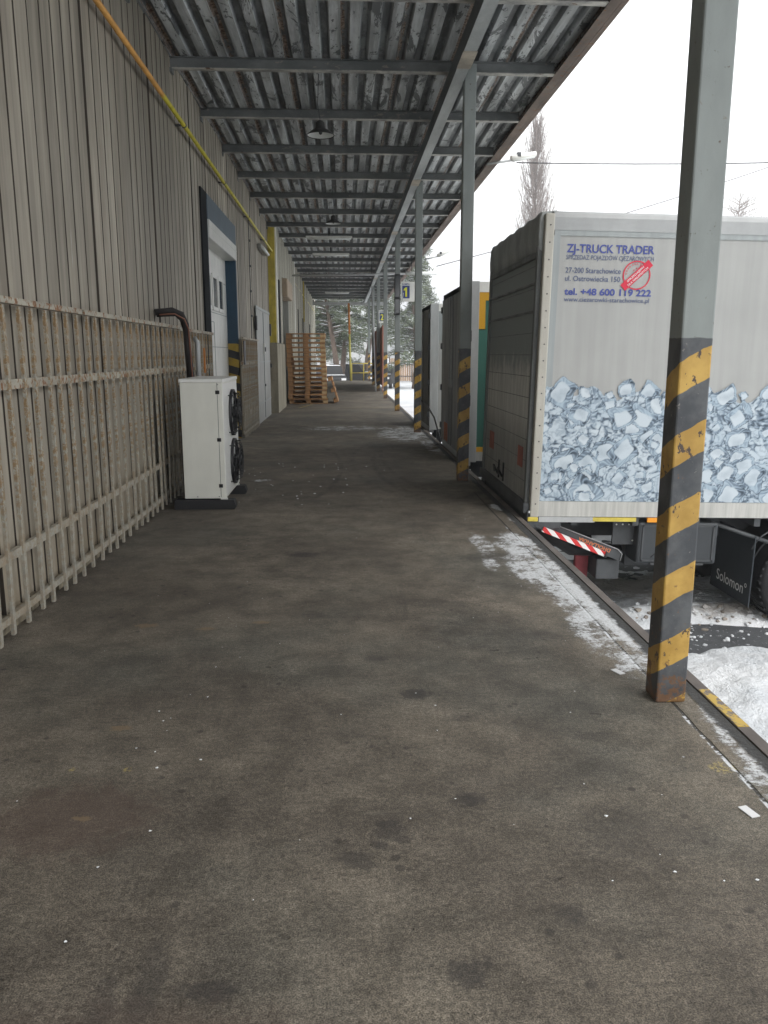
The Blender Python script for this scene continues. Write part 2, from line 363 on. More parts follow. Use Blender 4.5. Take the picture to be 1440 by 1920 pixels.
fr=g.mx(fr,g.mul(thin,g.ramp(fz,.4,.6)))
jl=g.mul(g.ramp(g.mth('ABSOLUTE',g.sub(g.add(g.xyz(0),jn),1.455)),.010,.005),g.mul(g.ramp(g.noise(6,4,.8,off=(7,7,7)),.50,.55),g.mul(g.ramp(g.xyz(1),2.2,2.5),g.ramp(g.xyz(1),7.1,6.9))))
fr=g.mx(fr,g.mul(jl,.9))
bits=g.mul(g.ramp(g.voro(16,off=(4,9,0)),.12,.07),g.ramp(g.noise(4,4,.8,off=(3,3,3)),.62,.67)); bits=g.mul(bits,g.ramp(g.xyz(0),1.05,1.25,0,1))
fr=g.mx(fr,g.mul(bits,.8))
fr=g.mul(fr,g.ramp(g.add(g.xyz(0),g.mul(g.noise(9,4,.7),.09)),1.628,1.600,0,1))
c=g.mix(g.mul(fr,.9),c,g.mix(g.noise(25,4),(.56,.58,.6),(.80,.82,.84)))
g.col(c); g.rough(g.ramp(n3,.3,.7,.62,.95))
hb=g.add(g.add(g.mul(n3,.6),g.mul(n4,.35)),g.add(g.mul(fr,.5),g.mul(g.mx(pit,g.mul(gou,1.5)),-1.0)))
hb=g.add(hb,g.mul(g.mul(es,g.noise(28,4,.7)),2.5))
g.bump(g.add(hb,g.mul(jn2,-1.5)),.65,.006); M['floor']=g.m
M['kerb']=painted('kerb_steel',(.17,.145,.13),.6,.4,5,(1,.5,1),rust=.12)
g=Gx('kerb_yellow',.6); k=g.ramp(g.noise(20,5,.75),.45,.5); g.col(g.mix(k,(.17,.145,.13),(.52,.36,.08))); M['kerby']=g.m
M['conc']=painted('concrete',(.34,.32,.28),.85,.4,3,(1,1,.4))
# snow
g=Gx('snow',.75,.2)
n=g.noise(1.2,5,.6); nn=g.noise(14,5,.65)
c=g.mix(g.ramp(n,.3,.7),(.62,.65,.68),(.80,.81,.82))
dm=g.add(g.mx(g.mx(g.blob(4.2,7.75,1.2,.30),g.blob(5.6,7.9,1.2,.4)),g.blob(3.3,8.9,1.5,1.0)),g.mul(g.sub(g.noise(9,5,.75),.5),1.6))
c=g.mix(g.mul(g.ramp(dm,.25,.75),.65),c,(.24,.185,.13))
g.col(c).bump(g.add(nn,g.mul(g.noise(60,3),.4)),.8,.05); M['snow']=g.m
g=Gx('yard_asphalt',.7); c=g.mix(g.noise(3,5,.6),(.05,.053,.058),(.11,.115,.12)); c=g.mix(g.ramp(g.noise(18,6,.75),.60,.66),c,(.6,.62,.64)); g.col(g.scale(c,g.ramp(g.noise(80,3),.3,.7,.7,1.2))).bump(g.noise(60,4),.3,.01); M['yard']=g.m
# metals, plastics
def plain(name,c,r=.5,metal=0,spec=.5,dirt=.12,scale=6): return painted(name,c,r,dirt,scale,(1,1,.6),metal=metal,bump=.03)
g=Gx('grille_paint',.65)
c=g.mix(g.ramp(g.noise(9,5,.6),.3,.7),(.31,.295,.25),(.47,.455,.395))
sp=g.ramp(g.noise(42,5,.75),.50,.56); big=g.ramp(g.noise(4.5,4,.6,off=(4,2,2)),.36,.5)
hi=g.ramp(g.add(g.xyz(2),g.mul(g.noise(3,3,off=(7,7,1)),.8)),.7,1.5,.35,1)
c=g.mix(g.mul(g.ramp(g.noise(2.5,4,.65,off=(1,4,9)),.42,.62),.35),c,(.30,.22,.13))
rm=g.mul(g.mx(g.mul(g.mul(sp,1.0),big),g.ramp(g.noise(13,6,.7,off=(2,9,2)),.49,.56)),hi)
c=g.mix(g.mul(rm,.85),c,g.mix(g.noise(60,3),(.17,.09,.035),(.40,.26,.11)))
g.col(c).bump(rm,.3,-.003); M['grille']=g.m
M['rail']=painted('grille_rail_paint',(.47,.44,.36),.65,.35,5,(1,.4,1),rust=.72)
g=Gx('pipe_paint',.35)
k=g.ramp(g.xyz(1),9.0,9.15); c=g.mix(k,(.62,.32,.09),(.58,.50,.05)); g.col(g.scale(c,g.ramp(g.noise(8,4),.3,.7,.8,1.1))); M['pipe']=g.m
M['white']=plain('white_metal',(.78,.78,.74),.35)
M['acw']=plain('unit_casing',(.80,.80,.73),.38,dirt=.06)
M['acw2']=plain('unit_casing_lit',(.86,.86,.83),.35,dirt=.04)  # casing colour raised for outward side and top: light painted in
M['black']=plain('black_plastic',(.018,.018,.02),.45)
M['rubber']=plain('rubber_black',(.022,.022,.024),.7)
M['dark']=plain('dark_steel',(.075,.08,.085),.55,dirt=.3)
M['darkd']=painted('rear_dark_dirty',(.21,.22,.215),.6,.5,3,(1,1,.3))
M['yellow']=plain('yellow_paint',(.70,.56,.09),.5,dirt=.3)
M['orange']=plain('orange_paint',(.62,.22,.03),.5,dirt=.2)
M['amber']=plain('amber_reflector',(.85,.33,.02),.25)
M['blue']=plain('blue_paint',(.02,.062,.11),.5,dirt=.2)
M['bluel']=plain('blue_paint_head',(.085,.125,.16),.55,dirt=.2)
M['greydoor']=painted('grey_door_paint',(.37,.375,.36),.5,.25,3,(1,1,.3),rust=.05)
M['tan']=plain('tan_box',(.42,.33,.24),.7,dirt=.25)
M['brown']=painted('brown_planks',(.27,.225,.16),.8,.5,4,(1,1,.08))
M['glass']=Gx('dark_glass',.1,.8).col((.05,.055,.06)).m
M['tubew']=Gx('lamp_diffuser',.4).col((.75,.77,.75)).m
M['hose']=plain('insulation_foam',(.03,.027,.027),.8)
M['copper']=plain('copper_tape',(.26,.11,.07),.6)
M['alu']=painted('aluminium_frame',(.47,.48,.48),.45,.2,4,(1,1,.3),metal=.25)
M['cream']=painted('cream_profile',(.46,.44,.385),.5,.2,5,(1,1,.2),rust=.03)
g=Gx('box_panel',.42)
c=g.scale((.355,.358,.345),g.ramp(g.noise(16,4,.6,(1,1,.03)),.3,.75,.93,1.03)); c=g.scale(c,g.ramp(g.noise(1.5,3),.3,.7,.93,1.03)); g.col(c); M['panel']=g.m
g=Gx('box_panel_grey',.45); g.col(g.scale((.30,.325,.325),g.ramp(g.noise(14,3,.5,(1,1,.1)),.3,.7,.9,1.05))); M['panelg']=g.m
g=Gx('box_rail_white',.5); c=g.scale((.50,.496,.465),g.ramp(g.noise(22,4,.65,(1,1,.06)),.3,.75,.75,1.04)); g.col(c); M['railw']=g.m
g=Gx('lift_platform',.6)
zz=g.xyz(2); cl=g.noise(4,5,.65,(1,1,.5)); 
dl=g.ramp(g.add(zz,g.mul(g.sub(g.noise(9,6,.8,(1,1,.3)),.5),.9)),2.42,2.68,0,1)
lt=g.mix(g.ramp(g.noise(15,5,.7,(1,1,.12)),.35,.7),(.50,.50,.47),(.68,.68,.64))
lt=g.scale(lt,g.ramp(zz,1.7,2.2,.55,1.0))
c=g.mix(dl,lt,(.27,.30,.295)); pk=g.ramp(g.noise(30,6,.8),.62,.66); c=g.mix(g.mul(pk,.5),c,(.40,.40,.38)); g.col(c); M['lift']=g.m
M['redr']=plain('faded_red',(.42,.13,.09),.6,dirt=.4)
g=Gx('hazard_red_white',.4); f=g.mth('FRACT',g.mul(g.add(g.xyz(0),g.mul(g.xyz(2),.8)),1/.105)); g.col(g.mix(g.ramp(f,.48,.52),(.62,.035,.035),(.8,.78,.76))); M['hz']=g.m
g=Gx('hazard_yellow_black',.5); f=g.mth('FRACT',g.mul(g.add(g.xyz(2),g.mul(g.xyz(0),.30)),1/.285)); g.col(g.scale(g.mix(g.ramp(f,.49,.5),(.025,.025,.028),(.45,.30,.035)),g.ramp(g.noise(5,4),.3,.7,.75,1.05))); M['hzy']=g.m
M['ink']=Gx('ink_blue',.5).col((.055,.075,.27)).m
M['inkg']=Gx('ink_slate',.5).col((.085,.11,.20)).m
M['inkr']=Gx('ink_red',.5).col((.55,.02,.05)).m
M['inkw']=Gx('ink_white',.5).col((.72,.72,.72)).m
M['inko']=Gx('ink_orange',.5).col((.70,.22,.08)).m
M['signb']=Gx('sign_blue',.4).col((.02,.045,.20)).m
M['signy']=Gx('sign_yellow',.4).col((.80,.78,.04)).m
M['green']=painted('green_tarp',(.04,.14,.11),.55,.15)
M['tyre']=painted('tyre_rubber',(.03,.03,.032),.8,.3,9)
M['rim']=plain('rim_metal',(.4,.4,.4),.4,metal=.5)
M['cab']=plain('cab_paint',(.6,.6,.6),.3)
M['wood']=painted('pallet_wood',(.60,.33,.15),.75,.45,3,(1,1,1))
M['woodd']=painted('pallet_wood_dark',(.42,.21,.09),.8,.45,3,(1,1,1))
M['woodn']=painted('pallet_wood_new',(.70,.50,.27),.75,.25,3,(1,1,1))
g=Gx('rust_sheet',.8); g.col(g.mix(g.ramp(g.noise(3,6,.7,(1,1,.4)),.4,.62),(.24,.085,.055),(.36,.17,.12))); M['rsheet']=g.m
M['bark']=painted('pine_bark',(.20,.15,.12),.9,.5,6,(1,1,.4))
M['barkd']=painted('dark_bark',(.12,.10,.085),.9,.5,6,(1,1,.4))
M['twig']=Gx('bare_twigs',.9).col((.23,.19,.17)).m
g=Gx('needles',.8); g.col(g.mix(g.noise(1.5,3),(.085,.11,.07),(.20,.23,.15))); M['needle']=g.m
M['blackm']=Gx('matt_black',.9,.1).col((.02,.022,.024)).m
M['snowp']=Gx('snow_load',.8,.2).col((.84,.86,.88)).m
M['carb']=plain('car_dark_paint',(.02,.021,.023),.6,spec=.2)
M['build']=painted('far_wall',(.60,.60,.60),.8,.15,.6)
M['fencew']=painted('fence_wood',(.55,.36,.22),.8,.3,2)

def fac(o):  # flat shading helper kept for clarity
    return o
# ================================================================ the setting
def grid(name,x0,x1,y0,y1,nx,ny,fz,mat):
    xs=np.linspace(x0,x1,nx); ys=np.linspace(y0,y1,ny); X,Y=np.meshgrid(xs,ys); Z=fz(X,Y)
    V=np.stack([X,Y,Z],-1).reshape(-1,3); idx=np.arange(nx*ny).reshape(ny,nx)
    F=np.stack([idx[:-1,:-1],idx[:-1,1:],idx[1:,1:],idx[1:,:-1]],-1).reshape(-1,4)
    me=bpy.data.meshes.new(name); me.from_pydata(V.tolist(),[],F.tolist()); me.materials.append(mat)
    for p in me.polygons: p.use_smooth=True
    o=bpy.data.objects.new(name,me); COL.objects.link(o); return o
rng=np.random.RandomState(7)
def vnoise(X,Y,s,seed=0):
    r=np.random.RandomState(seed); T=r.rand(256,256)
    x=X*s+1000; y=Y*s+1000; xi=np.floor(x).astype(int); yi=np.floor(y).astype(int); fx=x-xi; fy=y-yi
    fx=fx*fx*(3-2*fx); fy=fy*fy*(3-2*fy)
    a=T[xi%256,yi%256]; b=T[(xi+1)%256,yi%256]; c=T[xi%256,(yi+1)%256]; d=T[(xi+1)%256,(yi+1)%256]
    return (a*(1-fx)+b*fx)*(1-fy)+(c*(1-fx)+d*fx)*fy
def fbm(X,Y,s,o=4,seed=0):
    v=0; a=.5
    for i in range(o): v=v+a*vnoise(X,Y,s*2**i,seed+i); a*=.5
    return v
gm=MB(); gm.quad((-380,-120,-1.16),(880,-120,-1.16),(880,840,-1.16),(-380,840,-1.16)); tag(gm.build('ground',M['snow']),kind='structure')
gm=MB(); gm.quad((1.62,-6,-1.135),(12,-6,-1.135),(12,22,-1.135),(1.62,22,-1.135)); tag(gm.build('yard_asphalt',M['yard']),kind='structure')
def snowh(X,Y):
    h=.045+.11*(fbm(X,Y,1.1,4,3)-.47)+.08*(fbm(X,Y,5,4,9)-.45)
    def bl(cx,cy,rx,ry): return np.exp(-(((X-cx)/rx)**2+((Y-cy)/ry)**2))
    h+=.13*bl(3.3,5.9,.8,.55)+.10*bl(3.9,6.3,.5,.3)+.10*bl(2.9,5.2,.7,.5)
    h-=.26*np.exp(-(np.abs((X-3.3)/1.15)**4+np.abs((Y-7.1-.08*np.sin(X*4))/.33)**4))
    h-=.16*np.exp(-(np.abs((X-4.6)/.7)**4+np.abs((Y-7.0)/.28)**4))
    h-=.07*np.exp(-(np.abs((X-6)/3.5)**4+np.abs((Y-9.9)/1.3)**4))
    h+=.07*bl(2.75,7.02,.22,.10)+.04*bl(4.6,7.9,1.6,.16)*(1+fbm(X,Y,9,3,4))
    h+=.05*bl(3.2,7.75,1.3,.14)
    for yy in (10,12.2,14.5,17): h-=.05*np.exp(-((Y-yy)/.2)**2)
    e=np.minimum(np.minimum(12.5-X,(22.5-Y)),(Y+6.5))
    return -1.135+np.where(e<.6,np.maximum(h,0)*np.clip(e/.6,0,1)-.03*(e<.6),h)
tag(grid('snow',1.60,12.5,-6.5,22.5,440,900,snowh,M['snow']),kind='structure')
# far hill
hl=MB()
pts=[(-260+i*26, 0) for i in range(41)]
random.seed(3)
def hz(x): return 8+26*math.exp(-((x-180)/230)**2)+8*math.sin(x*.013)+3*math.sin(x*.05)
prev=None
for i in range(61):
    x=-360+i*20
    cur=[(x,520,-2),(x,640,hz(x)*.6),(x,760,hz(x)*1.0+3)]
    if prev:
        for k in range(2): hl.quad(prev[k],cur[k],cur[k+1],prev[k+1])
    prev=cur
M['hill']=Gx('hill_wood',.9).col((.22,.23,.24)).m
tag(hl.build('hill',M['hill']),kind='structure')
# platform
pf=MB(); PE=1.628
pf.box(-9,PE,-4,48.3,-1.3,0,0)
tag(pf.build('platform',M['floor']),kind='structure')
kb=MB(); kb.box(1.632,1.686,-4,48.3,-.10,.006,0); kb.box(1.630,1.66,-4,48.3,-1.25,-.10,1)
o=kb.build('platform_edge_rail',[M['kerb'],M['conc']]); tag(o,'brown steel angle rail along the edge of the loading platform','edge rail')
ky=MB(); ky.box(1.635,1.684,3.04,3.42,.006,.0085,0); ky.build('yellow_mark',M['kerby'],o)
# ================================================================ warehouse wall
wh=empty('warehouse',(-1.95,0,0),'long grey beige corrugated metal warehouse beside the loading platform, with doors','warehouse')
def P(mb,name,m,parent=None):
    o=mb.build(name,m,parent or wh)
    if (parent or wh) is wh: o.location=(1.95,0,0)
    return o
def clad(y0,y1,z0,z1,X=-1.95,per=.185,seam=1.105,ph=0,depth=.03,name='wall',m=None,nb=0.02):
    mb=MB(); y=y0; prof=[]
    k0=math.floor((y0-ph)/seam)
    ys=[]
    s=ph+k0*seam
    rr=random.Random(5)
    while s<y1:
        off=rr.uniform(-.014,.012)
        ys+= [(s,X-.07,1),(s+.030,X-.07,1),(s+.034,X+off,0)]
        nrib=5; wdt=(seam-.034-.004)/nrib
        for q in range(nrib):
            a=s+.034+q*wdt
            if q: ys+=[(a-.013,X+off,0),(a-.011,X-depth+off,1),(a+.009,X-depth+off,1),(a+.013,X+off,0)]
        ys+=[(s+seam-.006,X+off,0)]
        s+=seam
    ys=[t for t in ys if y0<=t[0]<=y1]
    if not ys: return
    ys=[(y0,ys[0][1],ys[0][2])]+ys+[(y1,ys[-1][1],ys[-1][2])]
    for a,b in zip(ys,ys[1:]):
        if b[0]-a[0]<1e-5: continue
        mi=1 if (a[2] or b[2]) else 0
        mb.quad((a[1],a[0],z0),(b[1],b[0],z0),(b[1],b[0],z1),(a[1],a[0],z1),mi)
    return P(mb,name,m or [M['wall'],M['groove']])
ZT=4.93
random.seed(11)
clad(-4,12.1,.07,ZT,ph=.02); clad(12.1,15.1,3.74,ZT,ph=.02); clad(15.1,22.0,.07,ZT,ph=.02)
XS=-1.80
clad(22.0,24.4,1.84,ZT,X=XS,ph=.3,m=[M['wall2'],M['groove']]); clad(24.4,26.6,3.75,ZT,X=XS,ph=.3,m=[M['wall2'],M['groove']]); clad(26.6,30.6,1.84,ZT,X=XS,ph=.3,m=[M['wall2'],M['groove']])
clad(30.6,53.0,0,ZT,X=-1.84,ph=.3,m=[M['wall2'],M['groove']])
# body of the building behind the sheets
b=MB(); b.box(-14,-2.02,-4,12.1,-1.2,6.2); b.box(-14,-2.2,12.1,15.1,-1.2,6.2); b.box(-14,-2.02,15.1,24.4,-1.2,6.2); b.box(-14,-2.3,24.4,26.6,-1.2,6.2); b.box(-14,-1.92,26.6,52.9,-1.2,6.2)
b.box(-2.2,-2.02,12.1,15.1,3.72,6.2); P(b,'building_body',M['conc'])
# ragged foot: torn sheet ends, plinth
b=MB(); b.box(-1.99,-1.935,-4,12.1,0,.075,0)
rr=random.Random(8); y=-1.0
while y<12:
    wd=rr.uniform(.08,.2); h=rr.uniform(.03,.10); t=rr.uniform(0,.03)
    b.box(-1.945,-1.925+t,y,y+wd,.004,h,0); y+=wd+rr.uniform(.02,.12)
P(b,'wall_foot',painted('foot_dirty',(.36,.31,.22),.85,.55,9,(1,1,1),rust=.2))
# concrete plinth section
def parts(name,m,boxes,parent=None):
    for q in boxes: P(MB().box(*q),name,m,parent)
M['plinth']=painted('plinth_conc',(.40,.365,.28),.85,.5,2.5,(1,1,.25))
parts('plinth',M['plinth'],[(-1.95,-1.745,21.55,24.4,0,1.82),(-1.95,-1.745,26.6,30.6,0,1.82)])
parts('corner_flashing',M['yellow'],[(-1.98,XS+.01,21.9,21.995,1.84,ZT-.02),(-1.98,-1.80,30.5,30.595,.1,ZT-.02),(-2.0,-1.80,38,38.1,3.0,ZT-.02)])
parts('white_flashing',M['white'],[(XS-.002,XS+.04,22.0,22.35,1.84,ZT-.03),(-1.9,-1.80,30.6,31.0,1.84,ZT-.03)])
parts('dark_slot',M['blackm'],[(XS-.02,XS+.03,22.9,23.3,1.85,3.55),(-1.87,-1.81,33,33.35,.5,3.3),(-1.87,-1.81,36.6,36.95,.5,3.1),(-1.87,-1.81,44,44.4,.5,3.1)])
# second recessed door
b=MB(); b.box(-2.29,-2.25,24.4,26.6,0,3.4); P(b,'inner_door',M['greydoor'])
parts('door_reveal',painted('reveal_grey',(.36,.37,.34),.6,.2),[(-2.30,XS+.03,26.58,26.68,0,3.7),(-2.30,-1.80,24.3,24.398,1.84,3.7)])
b=MB(); b.rbox(-2.0,XS+.17,24.35,26.6,3.2,3.72,.04); P(b,'shutter_box',M['tan'])
b=MB(); b.box(XS+.03,XS+.05,26.60,26.66,1.15,1.35); P(b,'door_switch',M['black'])
# blue dock door
dr=MB()
dr.box(-2.16,-2.12,12.1,15.1,0,3.3,0)
for z in (.55,1.1,1.65,2.2,2.75): dr.box(-2.1205,-2.117,12.1,15.1,z,z+.012,1)
dr.box(-2.1205,-2.114,13.55,13.562,.0,2.05,1); dr.box(-2.1205,-2.114,12.75,12.762,.0,2.05,1); dr.box(-2.1205,-2.114,12.75,13.56,2.05,2.062,1)
door=P(dr,'sectional_door',[M['white'],M['panelg']])
for yy,wd in ((12.85,.40),(13.5,.42),(14.12,.40)):
    f=MB(); f.box(-2.120,-2.095,yy-.07,yy+wd+.07,2.24,2.30); f.box(-2.120,-2.095,yy-.07,yy+wd+.07,2.76,2.82); f.box(-2.120,-2.095,yy-.07,yy,2.30,2.76); f.box(-2.120,-2.095,yy+wd,yy+wd+.07,2.30,2.76)
    fo=P(f,'window_frame',M['white'],door); gp=MB(); gp.box(-2.115,-2.108,yy,yy+wd,2.30,2.76); P(gp,'window_pane',M['glass'],door)
b=MB(); b.box(-2.19,-1.93,15.08,15.16,1.73,3.22); P(b,'door_reveal',M['blue'])
b=MB(); b.box(-2.19,-1.928,15.08,15.16,0,1.73); P(b,'hazard_board',M['hzy'])
b=MB(); b.box(-2.14,-1.925,11.62,12.06,0,3.78); P(b,'door_jamb',M['blackm'])
b=MB(); b.box(-2.14,-1.93,12.061,12.12,0,3.7); P(b,'door_trim',M['blue'])
b=MB(); b.box(-1.97,-1.925,12.122,15.15,3.44,3.78); P(b,'door_head',M['bluel'])
b=MB(); b.rbox(-2.18,-1.905,12.125,15.06,3.18,3.435,.01); b.box(-1.905,-1.900,12.13,15.05,3.33,3.345); bo=P(b,'shutter_box',M['white'])
# grey double door
b=MB(); b.box(-1.95,-1.905,18.0,21.1,0,2.52); gd=P(b,'door_leaf',M['greydoor'])
b=MB(); b.box(-1.905,-1.89,17.95,21.15,2.52,2.58); b.box(-1.905,-1.89,19.5,19.53,.05,2.5); b.box(-1.905,-1.895,18.0,21.1,1.35,1.38); b.box(-1.905,-1.895,18.0,21.1,.42,.45)
b.box(-1.905,-1.89,17.94,18.0,0,2.52); P(b,'door_frame',M['panelg'],None)
b=MB(); b.box(-1.905,-1.86,19.35,19.47,1.55,1.78); P(b,'door_lock',M['white'])
parts('door_handle',M['black'],[(-1.86,-1.84,19.38,19.44,1.6,1.7),(-1.905,-1.88,19.6,19.7,.78,.84)],gd)
parts('door_hinge',M['black'],[(-1.905,-1.87,17.8,17.95,2.05,2.35),(-1.905,-1.87,21.15,21.3,2.0,2.3),(-1.905,-1.87,21.15,21.3,1.2,1.3)],gd)
b=MB(); b.box(-1.93,-1.915,17.25,17.28,.1,4.3)
for z in (1.8,2.3,2.8,3.3,3.8,4.2): b.box(-1.93,-1.90,17.235,17.295,z,z+.04)
P(b,'wall_conduit',M['dark'])

# wall grilles
def grille(y0,y1,label,nm='barred_grille',sp=.205,bent=True,planks=False,seed=2):
    X=-1.845
    g0=empty(nm,(X,y0,0),label,'grille')
    rr=random.Random(seed)
    for z,h in ((1.825,.035),(1.375,.055),(.44,.05),(.10,.04)):
        b=MB(); n=12; pts=[]
        L=y1-y0
        if z>1.8:
            for a,bb in ((0,.52*L),(.525*L,.8*L),(.803*L,L)):
                dz=rr.uniform(-.008,.006); b.box(-.03,.022,a,bb,z-.5*h+dz,z+.5*h+dz)
        else: b.box(-.034,-.004,0,L,z-.5*h,z+.5*h)
        b.build('rail',M['rail'] if z>1 else M['grille'],g0)
    y=y0+.03; 
    while y<y1-.02:
        b=MB(); dy=rr.uniform(-.02,.02); tx=rr.uniform(-.004,.006)
        top=1.805; foot=rr.uniform(.0,.02)
        k=rr.uniform(-.04,.04); cut=rr.random()
        pts=[(0,0,foot),(tx,k*.6,.45),(0,k*.3,1.1),(0,0,top)]
        # angle-iron: two thin legs
        for a,c in zip(pts,pts[1:]):
            for (u0,u1,v0,v1) in ((-.017,.017,.0,.004),(-.017,-.013,-.014,.0)):
                A=[(a[0]+v,a[1]+u,a[2]) for u,v in ((u0,v0),(u1,v0),(u1,v1),(u0,v1))]; B=[(c[0]+v,c[1]+u,c[2]) for u,v in ((u0,v0),(u1,v0),(u1,v1),(u0,v1))]
                va=[b.bm.verts.new(p) for p in A]; vb=[b.bm.verts.new(p) for p in B]
                for i in range(4): b._f([va[i],va[(i+1)%4],vb[(i+1)%4],vb[i]],0)
                b._f(va[::-1],0); b._f(vb,0)
        o=b.build('bar',M['grille'],g0); o.location=(.005,y-y0+dy,0)
        y+=sp
    return g0
grille(-.4,11.6,'long rusty barred steel grille fixed low along the wall in front')
g2=grille(14.95,17.6,'short rusty barred grille with brown boards behind it, beyond the blue door',nm='barred_grille',seed=5)
b=MB(); b.box(-.06,-.04,0.05,2.6,.05,1.8); b.build('backing_board',M['brown'],g2)
b=MB(); b.box(-.01,.02,.12,.36,1.35,1.78); b.build('dark_plate',M['black'],g2)
# gas pipe
b=MB(); b.tube([(-1.855,-4,4.18),(-1.855,53.5,4.18)],.025,10)
pp=b.build('gas_pipe',M['pipe']); tag(pp,'long gas pipe painted orange then yellow, running high along the wall','pipe')
for y in (3,6.2,10.2,13.4,16.6,19.8,23,26,29,33,37,41,45):
    b=MB(); b.tube([(-1.855,y,4.18),(-1.855,y+.03,4.18)],.031,10); b.box(-1.97,-1.86,y,y+.03,4.17,4.19); b.build('pipe_clamp',M['dark'],pp)
# ================================================================ canopy
cn=empty('canopy',(0,0,4.75),'long flat steel canopy roof with flaking corrugated deck over the platform','canopy')
Y0,Y1=-2.2,49.6
XL,XR=-1.98,2.60
b=MB(); per=.64/3; x=XL-.06; prof=[]
i=0
while x<XR:
    # valley (low, wide) and crest
    for dx,z in ((0,4.875),(.10,4.875),(.125,4.935),(.185,4.935)):
        prof.append((x+dx,z))
    x+=per
prof.append((x,4.875))
prof=[p for p in prof if p[0]<XR-.005]+[(XR-.004,4.875)]
for a,c in zip(prof,prof[1:]):
    b.quad((a[0],Y0,a[1]),(c[0],Y0,c[1]),(c[0],Y1,c[1]),(a[0],Y1,a[1]))
# laps: narrow hanging lips every third rib
x=-1.92
while x<XR: b.box(x,x+.006,Y0,Y1,4.862,4.874); x+=.64
o=b.build('deck',M['deck'],cn); o.location=(0,0,-4.75)
b=MB(); b.box(XL-.06,XR,Y0,Y1,4.945,5.02); b.box(XL-.1,XR+.06,Y0-.05,Y1+.05,5.02,5.05); o=b.build('roof_cover',M['dark'],cn); o.location=(0,0,-4.75)
PY=[8.15-1.94*k for k in range(5,0,-1)]+[8.15+1.94*k for k in range(22)]
for y in PY:
    b=MB(); wob=random.Random(int(y*10)).uniform(-.01,.01)
    b.box(-1.975,2.49,y-.045,y+.045,4.750+wob*.5,4.758+wob*.5,1)
    b.box(-1.975,2.49,y-.004,y+.004,4.758+wob*.5,4.862,0)
    b.box(-1.975,2.49,y-.045,y+.045,4.862,4.870,0)
    # lap ends, brackets
    b.box(-1.98,-1.93,y-.06,y+.06,4.70,4.749,0)
    o=b.build('purlin',[M['purlin'],M['flange']],cn); o.location=(0,0,-4.75)
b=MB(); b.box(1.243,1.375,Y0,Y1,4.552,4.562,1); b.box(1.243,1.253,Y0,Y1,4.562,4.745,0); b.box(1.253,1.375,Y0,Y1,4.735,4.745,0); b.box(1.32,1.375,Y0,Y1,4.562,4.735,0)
o=b.build('main_beam',[painted('beam_web_shaded',(.13,.145,.155),.55,.35,3,(1,.3,1)),M['beam']],cn); o.location=(0,0,-4.75)  # darker copy on the upright faces: their shade is put into the colour
# welded plates on the beam
mbp=painted('beam_plate',(.55,.49,.40),.6,.4,6,(1,1,1),rust=.3)
for y in (8.8,14.9,21,27.4,33.4):
    o=MB().box(1.235,1.385,y,y+.5,4.546,4.5515).build('beam_plate',mbp,cn); o.location=(0,0,-4.75)
b=MB(); b.box(2.605,2.665,Y0,Y1,4.745,5.0); b.box(2.49,2.60,Y0,Y1,4.742,4.750); o=b.build('roof_edge',M['edge'],cn); o.location=(0,0,-4.75)
# ================================================================ posts
PYS=[3.30,9.72,15.95,22.15,28.55,34.45,40.4,47.2]
def post():
    b=MB(); b.rbox(0,.135,0,.135,0,4.74,.008,seg=2)
    b.box(.035,.1,-.012,.0,0,.0) if False else None
    return b
plab=['nearest black and yellow banded steel post in front of the ice cube truck','second banded steel post from the camera, at the far corner of the ice cube truck','third banded steel post, in front of the small white sided truck','fourth banded steel post, the one carrying the dark floodlight','fifth banded steel post, between the ramp 1 and ramp 2 signs','sixth banded steel post, at the near end of the rust red sheet','seventh banded steel post, at the far end of the rust red sheet','last banded steel post, near the platform end railing']
po=None
for i,y in enumerate(PYS):
    if po is None:
        po=o=post().build('canopy_post',M['post'])
    else:
        o=po.copy(); COL.objects.link(o)
    o.location=(1.386,y,0.001); tag(o,plab[i],'post','banded posts holding the canopy')
    o.rotation_euler=(0,0,0)
# ================================================================ lamps
def pendant(x,y,z,label):
    r=empty('pendant_lamp',(x,y,z),label,'lamp','enamel pendant lamps under the canopy')
    b=MB(); b.lathe([(.03,.16),(.05,.14),(.055,.075),(.11,.045),(.165,.0),(.17,-.006),(.168,-.012),(.163,-.006)],28,0); b.build('lamp_shade',painted('shade_out',(.06,.06,.058),.6,.3,8),r)
    b=MB(); b.lathe([(.161,-.005),(.10,.035),(.05,.062),(.0005,.064)],28,0); b.build('shade_inside',M['tubew'],r)
    b=MB(); b.lathe([(.0005,-.002),(.018,.008),(.024,.03),(.015,.06)],14,0); b.build('bulb',M['glass'],r)
    b=MB(); b.tube([(0,0,.15),(-.03,.02,.35),(-.015,0,4.87-z)],.004,6); b.build('cord',M['dark'],r)
    return r
pendant(-.262,10.55,4.18,'near round enamel pendant lamp hanging from the canopy'); pendant(-.196,17.6,4.22,'farther round enamel pendant lamp hanging from the canopy')
def batten(x0,x1,y,z,label,hor=True):
    r=empty('ceiling_batten',((x0+x1)/2,y,z),label,'lamp','fluorescent battens between the purlins'); L=(x1-x0)/2
    b=MB(); b.rbox(-L,L,-.06,.06,.02,.07,.01); b.build('housing',M['white'],r)
    b=MB(); b.tube([(-L+.03,0,.0),(L-.03,0,.0)],.022,10); b.build('tube',M['tubew'],r)
    b=MB(); b.box(-.02,.02,-.02,.02,.07,4.87-z); b.build('hanger',M['dark'],r)
